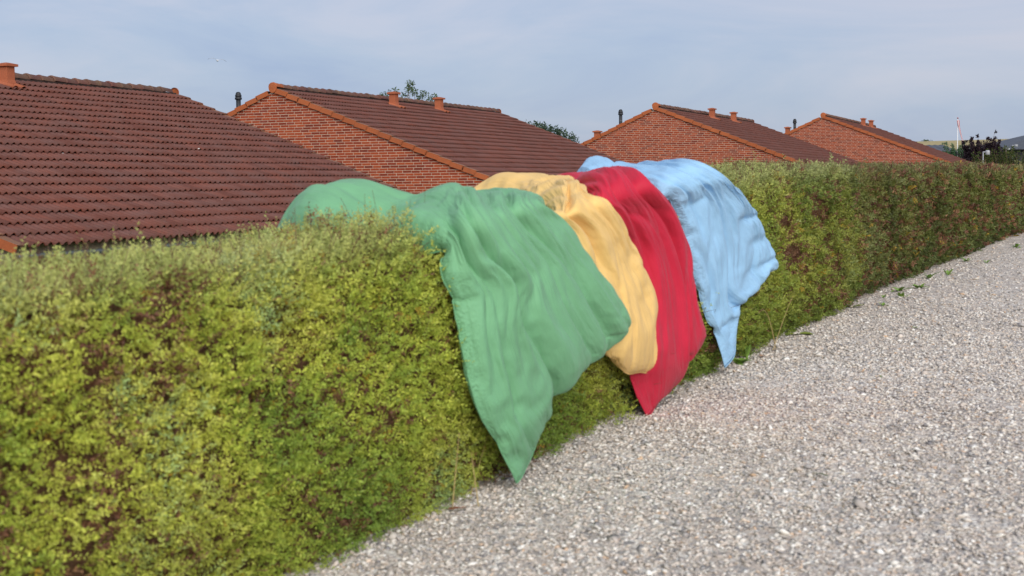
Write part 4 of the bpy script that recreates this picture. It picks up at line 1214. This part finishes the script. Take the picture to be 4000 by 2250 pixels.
# spreading juniper, yellow green
rg = np.random.default_rng(7)
tops = []
for k in range(34):
    f = rg.uniform(-1, 1)
    tops.append((29.6 + 1.75 * f, 85 + rg.uniform(-.8, .8), 1.66 - .38 * f * f + rg.uniform(-.28, .2)))
spiky('juniper_bush', 'spreading yellow green juniper in front of the dark purple shrub', 'bush', 29.6, 85, tops, 20000, .10,
      [(0, (.020, .034, .008)), (.45, (.055, .080, .014)), (1, (.125, .145, .024))], 51, .20, [((29.2, 85, .75), (1.5, .9, .75)), ((30.6, 85, .75), (1.2, .8, .7))], .18)
rg = np.random.default_rng(9)
tops = [(31.9 + .2 * k + rg.uniform(-.1, .1), 88 + rg.uniform(-.5, .5), 1.35 + rg.uniform(-.2, .25)) for k in range(10)]
spiky('garden_bush', 'mid green bush at the right edge under the tall lamp', 'bush', 32.8, 88, tops, 6000, .12,
      [(0, (.030, .065, .025)), (.5, (.055, .105, .035)), (1, (.085, .140, .045))], 61, .25, [((32.8, 88, .5), (1.2, .8, .9))], .18)
# saplings that stand just above the far hedge
for x_, y_, lab, h_ in ((24.6, 62, 'small pale green sapling at the end of the farthest roof', .95), (25.95, 62.5, 'short pale sapling between the farthest roof and the juniper', .86)):
    z_ = ground_at(x_, y_)
    spiky('sapling', lab, 'sapling', x_, y_, [(x_ + .0, y_, h_ + .02), (x_ + .22, y_, h_ - .12), (x_ - .2, y_, h_ - .16), (x_ + .1, y_ + .1, h_ - .25)], 700, .07,
          [(0, (.06, .10, .03)), (1, (.17, .23, .10))], int(70 + x_), .07, None, .1)
# ------------------------------------------------------------------ flagpole, lamps, barns, hill
def z_at(x, y): return ground_at(x, y)
M['white_paint'] = plain('white_paint', (.72, .72, .72), .4, .4, .04, 3)
M['lamp_grey'] = plain('lamp_grey', (.36, .37, .39), .35, .5, .06, 3)
x, y = 53.18, 170
z0 = z_at(x, y)
fp = thing('flagpole', 'tall white flagpole with a drooping red and white pennant', 'flagpole', (x, y, z0))
bpy.context.view_layer.update()
mb = MB(); mb.tube([(x, y, z0), (x, y, 7.05)], [.065, .035], 10)
o = mb.build('pole', M['white_paint'], fp, True); keep_world(o)
mb = MB(); mb.lathe([(0, -.02), (.10, .0), (.11, .05), (.07, .11), (0, .14)], (x, y, 7.05), 12)
o = mb.build('finial', plain('finial_red', (.30, .06, .06), .4), fp, True); keep_world(o)
# the pennant: a long streamer with a white stripe between two red ones, hanging slack
mr = plain('pennant_red', (.42, .045, .06), .7); mwh = plain('pennant_white', (.72, .70, .70), .7)
pts = [(-.12, 6.85), (-.02, 6.2), (.14, 5.5), (.36, 4.7), (.60, 3.9), (.78, 3.2), (.82, 2.6)]
tt = np.linspace(0, len(pts) - 1, 40)
ctr = catmull(np.array(pts), tt)
wd = np.interp(tt, [0, 1, 2, 6], [.27, .20, .13, .05])
vs, fs, mi = [], [], []
for i, (c, w) in enumerate(zip(ctr, wd)):
    for j, f in enumerate((-.5, -.17, .17, .5)):
        vs.append((x + .12 + c[0] + w * f, y - .1 + .10 * math.sin(i * .55 + j * .9) * (w + .1), c[1] + w * f * .25))
for i in range(39):
    for j in range(3):
        fs.append((i * 4 + j, i * 4 + j + 1, i * 4 + j + 5, i * 4 + j + 4)); mi.append(1 if j == 1 else 0)
o = mesh_np('pennant', np.array(vs), np.array(fs), [mr, mwh], True, mi, parent=fp); keep_world(o)
so = o.modifiers.new('cloth thickness', 'SOLIDIFY'); so.thickness = .012
for x, y, zl, side, lab in ((26.67, 80, 1.47, 1, 'grey lamp post standing in front of the juniper, lowest of the lamps'),
                            (69.67, 200, 4.04, 1, 'small distant lamp post under the eave of the dark barn'),
                            (56.55, 160, 3.62, 1, 'tall grey lamp post at the right edge before the barn')):
    z0 = z_at(x, y)
    lp = thing('lamp_post', lab, 'lamp post', (x, y, z0), 0, 'grey lamp posts beyond the hedge')
    bpy.context.view_layer.update()
    k = {80: .60, 160: .95, 200: .83}[y]
    mb = MB(); mb.tube([(x - .33 * k, y, z0), (x - .33 * k, y, zl)], .042 * k, 10)
    mb.tube([(x - .33 * k, y, zl - .03), (x - .1 * k, y, zl - .03)], .03, 8)
    o = mb.build('pole', M['lamp_grey'], lp, True); keep_world(o)
    mb = MB(); mb.lathe([(0, .07), (.14 * k, .065), (.20 * k, .03), (.21 * k, -.02), (.20 * k, -.16), (.17 * k, -.19), (0, -.19)], (x + .08 * k, y, zl), 18)
    o = mb.build('lamp_head', M['lamp_grey'], lp, True); keep_world(o)
m, nt, b = new_mat('dark_roof_sheet', .55, .3)
cc = ramp(nt, [(.3, (.060, .066, .078)), (.7, (.085, .092, .105))]); L(nt, noise(nt, worldco(nt), .6, 5), cc.inputs['Fac']); L(nt, cc.outputs['Color'], b.inputs['Base Color'])
M['barn_roof'] = m
M['barn_wall'] = plain('barn_wall', (.030, .030, .034), .8, .2, .2, .8)
def barn(label, x0, x1, y0, y1, xr0, ze, zr, corr):
    z0 = min(z_at(x0, y0), z_at(x1, y0)) - .3
    t = thing('barn', label, 'barn', ((x0 + x1) / 2, y0, z0))
    bpy.context.view_layer.update()
    ym = (y0 + y1) / 2
    mb = MB()
    v = [(x0 + .6, y0 + .5, z0), (x1, y0 + .5, z0), (x1, y1 - .5, z0), (x0 + .6, y1 - .5, z0), (x0 + .6, y0 + .5, ze - .15), (x1, y0 + .5, ze - .15), (x1, y1 - .5, ze - .15), (x0 + .6, y1 - .5, ze - .15)]
    mb.add(v, box_vf(0, 1, 0, 1, 0, 1)[1])
    o = mb.build('wall', M['barn_wall'], t); keep_world(o)
    # corrugated sheets on both slopes
    n = int((x1 - x0) / corr)
    vs, fs = [], []
    for i in range(n * 2 + 1):
        f = i / (n * 2)
        h = .09 if i % 2 else 0
        xa = x0 + (x1 - x0) * f; xb = xr0 + (x1 - xr0) * f
        vs += [(xa, y0, ze + h), (xb, ym, zr + h), (xa, y1, ze + h)]
    for i in range(n * 2):
        fs += [(3 * i, 3 * i + 3, 3 * i + 4, 3 * i + 1), (3 * i + 1, 3 * i + 4, 3 * i + 5, 3 * i + 2)]
    vs = np.array(vs)
    o = mesh_np('roof', vs, [np.array(fs), np.array([(0, 1, 2)])], M['barn_roof'], parent=t); keep_world(o)
    so = o.modifiers.new('sheet', 'SOLIDIFY'); so.thickness = .18
    mb = MB(); mb.tube([(x0, y0 - .08, ze - .1), (x1, y0 - .08, ze - .1)], .10, 8)
    o = mb.build('gutter', M['barn_wall'], t, True); keep_world(o)
barn('dark corrugated barn at the right edge beyond the lamps', 75.2, 112, 220, 244, 87, 4.35, 7.6, .9)
barn('long low dark roofed barn beyond the blue green shrub', 52, 62.5, 200, 212, 53, 3.75, 4.75, .9)
# the hill with its ripe field closing the view
hx = np.linspace(-1500, 2500, 81); hy = np.linspace(330, 1300, 40)
HX, HY = np.meshgrid(hx, hy)
tY = np.clip((HY - 330) / 420, 0, 1)
HZ = 2.0 + (17.2 + (HX - 220) * .020 * (HX > 0) + .5 * (fbm(HX * .006, HY * .004, 0, 77) - .5)) * (tY * tY * (3 - 2 * tY)) - 3.0 * (1 - tY)
m, nt, b = new_mat('ripe_field', .95, .1)
cc = ramp(nt, [(.3, (.30, .25, .125)), (.7, (.40, .33, .17))]); L(nt, noise(nt, worldco(nt), .02, 6), cc.inputs['Fac']); L(nt, cc.outputs['Color'], b.inputs['Base Color'])
mesh_np('hill', np.stack([HX.ravel(), HY.ravel(), HZ.ravel()], 1), grid_faces(81, 40), m, True, kind='structure')
for k, (px_, w_, lab) in enumerate(((186, 3.2, 'tiny dark tree on the skyline just right of the farthest roof'), (197, 2.0, 'tiny round bush on the skyline left of the flagpole'), (214.5, 4.2, 'low dark clump of trees on the skyline near the flagpole'))):
    zt = 17.9
    cr_ = [((px_ + q * w_ * .5, 735, zt + .6 + .5 * math.sin(q * 5 + k)), (w_ * .45, 1.5, 1.1)) for q in (-1, -.4, .2, .8)]
    z_ = 17.0
    t = thing('field_tree', lab, 'tree', (px_, 735, z_)); bpy.context.view_layer.update()
    mb = MB(); mb.tube([(px_, 735, z_ - .5), (px_, 735, z_ + 1.2)], .15, 6)
    o = mb.build('trunk', M['bark'], t); keep_world(o)
    foliage('crown', t, [c[0] for c in cr_], [c[1] for c in cr_], 260, .8, GREEN_R, 90 + k)
# ------------------------------------------------------------------ gull
def gull():
    mb = MB()
    # body along y, then two long bent wings and a fan tail; one bird, one mesh
    body = [(-.26, .006), (-.22, .03), (-.12, .062), (0, .078), (.12, .07), (.20, .048), (.25, .046), (.29, .034), (.34, .010), (.37, .002)]
    mb.tube([(0, -y_, .01 * math.sin(y_ * 6)) for y_, r in body], [r for y_, r in body], 10)
    for sg in (-1, 1):
        st = [(0.03, 0, .03, .20), (.22, .02, .125, .19), (.40, .0, .135, .16), (.58, .05, .075, .10), (.70, .11, .0, .02)]
        vs = []
        for xx, yy, zz, ch in st:
            vs += [(sg * xx, yy - ch * .5, zz), (sg * xx, yy, zz + .014), (sg * xx, yy + ch * .5, zz), (sg * xx, yy, zz - .008)]
        n = len(st)
        f = [(i * 4 + j, i * 4 + (j + 1) % 4, i * 4 + 4 + (j + 1) % 4, i * 4 + 4 + j) for i in range(n - 1) for j in range(4)] + [(16, 17, 18, 19)]
        mb.add(vs, np.array(f))
    vs = [(-.03, .22, .01), (.03, .22, .01), (.085, .40, .0), (-.085, .40, .0), (-.03, .22, -.006), (.03, .22, -.006), (.085, .40, -.008), (-.085, .40, -.008)]
    mb.add(vs, box_vf(0, 1, 0, 1, 0, 1)[1])
    m, nt, b = new_mat('gull_feathers', .7, .2)
    t = nt.nodes.new('ShaderNodeTexCoord'); sx = nt.nodes.new('ShaderNodeSeparateXYZ'); L(nt, t.outputs['Object'], sx.inputs[0])
    ax_ = math_(nt, 'ABSOLUTE', sx.outputs[0])
    r_ = ramp(nt, [(.0, (.75, .75, .75)), (.10, (.75, .75, .75)), (.14, (.36, .38, .41)), (.58, (.36, .38, .41)), (.66, (.03, .03, .03))])
    L(nt, ax_, r_.inputs['Fac']); L(nt, r_.outputs['Color'], b.inputs['Base Color'])
    o = mb.build('seagull', m, None, True)
    o.location = (-22.4, 110, 9.55); o.rotation_euler = (0.15, 0.12, 0.35)
    return tag(o, 'white and grey gull gliding in the sky over the first roof', 'bird')
gull()
# ------------------------------------------------------------------ weeds and litter along the foot of the hedge
def blade(mb, base, yaw, ln, wd, lift, curl, toothed=False, seed=0):
    n = 7
    d = np.array([math.cos(yaw), math.sin(yaw), 0]); s_ = np.array([-d[1], d[0], 0])
    vs = []
    for i in range(n):
        f = i / (n - 1)
        w = wd * math.sin(math.pi * min(1, .12 + f * .86)) ** .8 * (1 if not toothed else (1 if i % 2 else .55))
        c = np.array(base) + d * ln * f * math.cos(lift) + np.array([0, 0, ln * (math.sin(lift) * f - curl * f * f)])
        vs += [c - s_ * w + np.array([0, 0, .12 * w]), c - np.array([0, 0, .10 * w]), c + s_ * w + np.array([0, 0, .12 * w])]
    f = [(i * 3 + j, i * 3 + j + 1, i * 3 + j + 4, i * 3 + j + 3) for i in range(n - 1) for j in range(2)]
    mb.add([tuple(q) for q in vs], np.array(f))
M['weed'] = plain('weed_leaf', (.17, .29, .05), .5, .4, .3, 14)
M['dock'] = plain('dock_leaf', (.20, .26, .04), .45, .4, .25, 10)
def path_pt(px_, py_):
    """where the ray of a photo pixel meets the path; measured once for the spots below"""
    return None
def weed(label, s, o, n, ln, wd, seed, matn='weed', toothed=True, lift=(.25, .95)):
    rg = np.random.default_rng(seed)
    base = hw(s, o, float(path_z(np.array(s), np.array(o))) + .006)
    t = thing('weed', label, 'weed', tuple(base), 0, 'weeds in the gravel at the foot of the hedge')
    bpy.context.view_layer.update()
    for k in range(n):
        mb = MB()
        blade(mb, base + rg.normal(0, .012, 3) * np.array([1, 1, 0]), 6.283 * k / n + rg.uniform(-.4, .4), ln * .72 * rg.uniform(.65, 1.15), wd * 1.3 * rg.uniform(.8, 1.2), rg.uniform(*lift), rg.uniform(.1, .45), toothed)
        ob = mb.build('leaf', M[matn], t, True); keep_world(ob)
weed('broad toothed dandelion rosette, largest of the weeds on the gravel', 10.2, .24, 9, .17, .022, 1)
weed('spreading weed with a few long leaves just left of the broad dandelion rosette', 9.75, .10, 5, .24, .020, 2, toothed=False, lift=(.3, .7))
weed('low weed clump nearest the camera among the dandelions at the far hedge', 9.1, .27, 8, .13, .016, 3)
weed('small sprouting weed alone on open gravel below the far hedge joint', 8.35, .26, 5, .08, .014, 4)
weed('two leaved seedling between the rosette and the hedge joint', 9.0, .10, 4, .09, .013, 5)
weed('leafy weed pressed against the foot of the far hedge', 11.4, .12, 9, .19, .021, 6)
weed('upright pointed weed standing out from the far hedge foot', 11.9, .25, 4, .20, .018, 7, lift=(.6, 1.2))
weed('weed patch in the bend of gravel under the olive hedge', 14.0, .12, 9, .16, .018, 8)
weed('thin sprawling weed beyond the gravel bend', 13.8, .42, 6, .15, .012, 9)
weed('farthest weed, at the right edge of the gravel', 17.1, .36, 9, .20, .020, 10)
weed('round leaved weed with one paddle leaf lying on the gravel right of the blue duvet', 6.05, .02, 2, .27, .045, 11, 'dock', False, (.12, .3))
weed('single yellow green paddle leaf sticking out at the hedge joint', 8.15, -.02, 2, .22, .042, 12, 'dock', False, (.2, .4))
weed('grassy weed tuft beside the tip of the blue duvet', 4.72, .0, 14, .26, .008, 13, toothed=False, lift=(.5, 1.3))
weed('dark leafy weed under the blue duvet between it and the gravel', 4.45, .02, 11, .15, .024, 14)
weed('tiny green seedling alone in the open gravel', 6.75, .86, 3, .05, .009, 15)
weed('second tiny seedling on the open gravel nearer the camera', 4.1, 1.13, 3, .045, .008, 16)
M['straw'] = plain('straw', (.42, .31, .13), .6, .3, .2, 12)
def stalk(label, s, o, ds, do, h, bow, seed, r=.0028, z0=0.0):
    b_ = hw(s, o, float(path_z(np.array(s), np.array(o))) + z0)
    tip = hw(s + ds, o + do, float(gz(s)) + z0 + h)
    mb = MB()
    side = np.array([0, 0, bow])
    mb.tube([b_ + (tip - b_) * f + side * math.sin(math.pi * f) for f in np.linspace(0, 1, 9)], [r * (1 - .6 * f) for f in np.linspace(0, 1, 9)], 6)
    return tag(mb.build('dry_stalk', M['straw'], None, True), label, 'stalk', 'dry stalks at the foot of the hedge')
stalk('straight pale straw leaning out over the gravel left of the green tip', .02, .20, .10, -.09, .24, 0, 1, .0032)
stalk('thin tan stalk in the hedge foot just left of the green tip', .22, .05, .16, .02, .30, 0, 2, .0028)
stalk('faint upright stalk against the hedge above the straw', -.05, .10, .04, .02, .36, .0, 3, .003)
stalk('bowed grass stem arching onto the gravel right of the blue tip', 5.15, .10, -.42, -.02, .33, .14, 4, .004)
stalk('slanting stem in the foliage right of the blue tip', 5.2, .06, .55, .02, .42, .02, 5, .003)
# litter on the gravel
def flat_leaf(name, label, cat, s, o, ln, wd, yaw, col):
    base = hw(s, o, float(path_z(np.array(s), np.array(o))) + .022)
    mb = MB(); blade(mb, base, yaw, ln, wd, .05, .12, True)
    return tag(mb.build(name, plain(name + '_colour', col, .6, .2, .25, 20), None, True), label, cat)
flat_leaf('fallen_sprig', 'small green sprig lying alone on the open gravel', 'sprig', 1.13, 1.52, .14, .014, 1.9, (.085, .105, .03))
flat_leaf('fallen_leaf', 'dead rust brown leaf on the gravel at the hedge foot left of the green tip', 'leaf', -.12, .12, .10, .025, .6, (.22, .085, .045))
flat_leaf('fallen_leaf', 'orange dead leaf among the weeds under the blue duvet', 'leaf', 4.75, .10, .10, .030, 1.2, (.42, .17, .07))
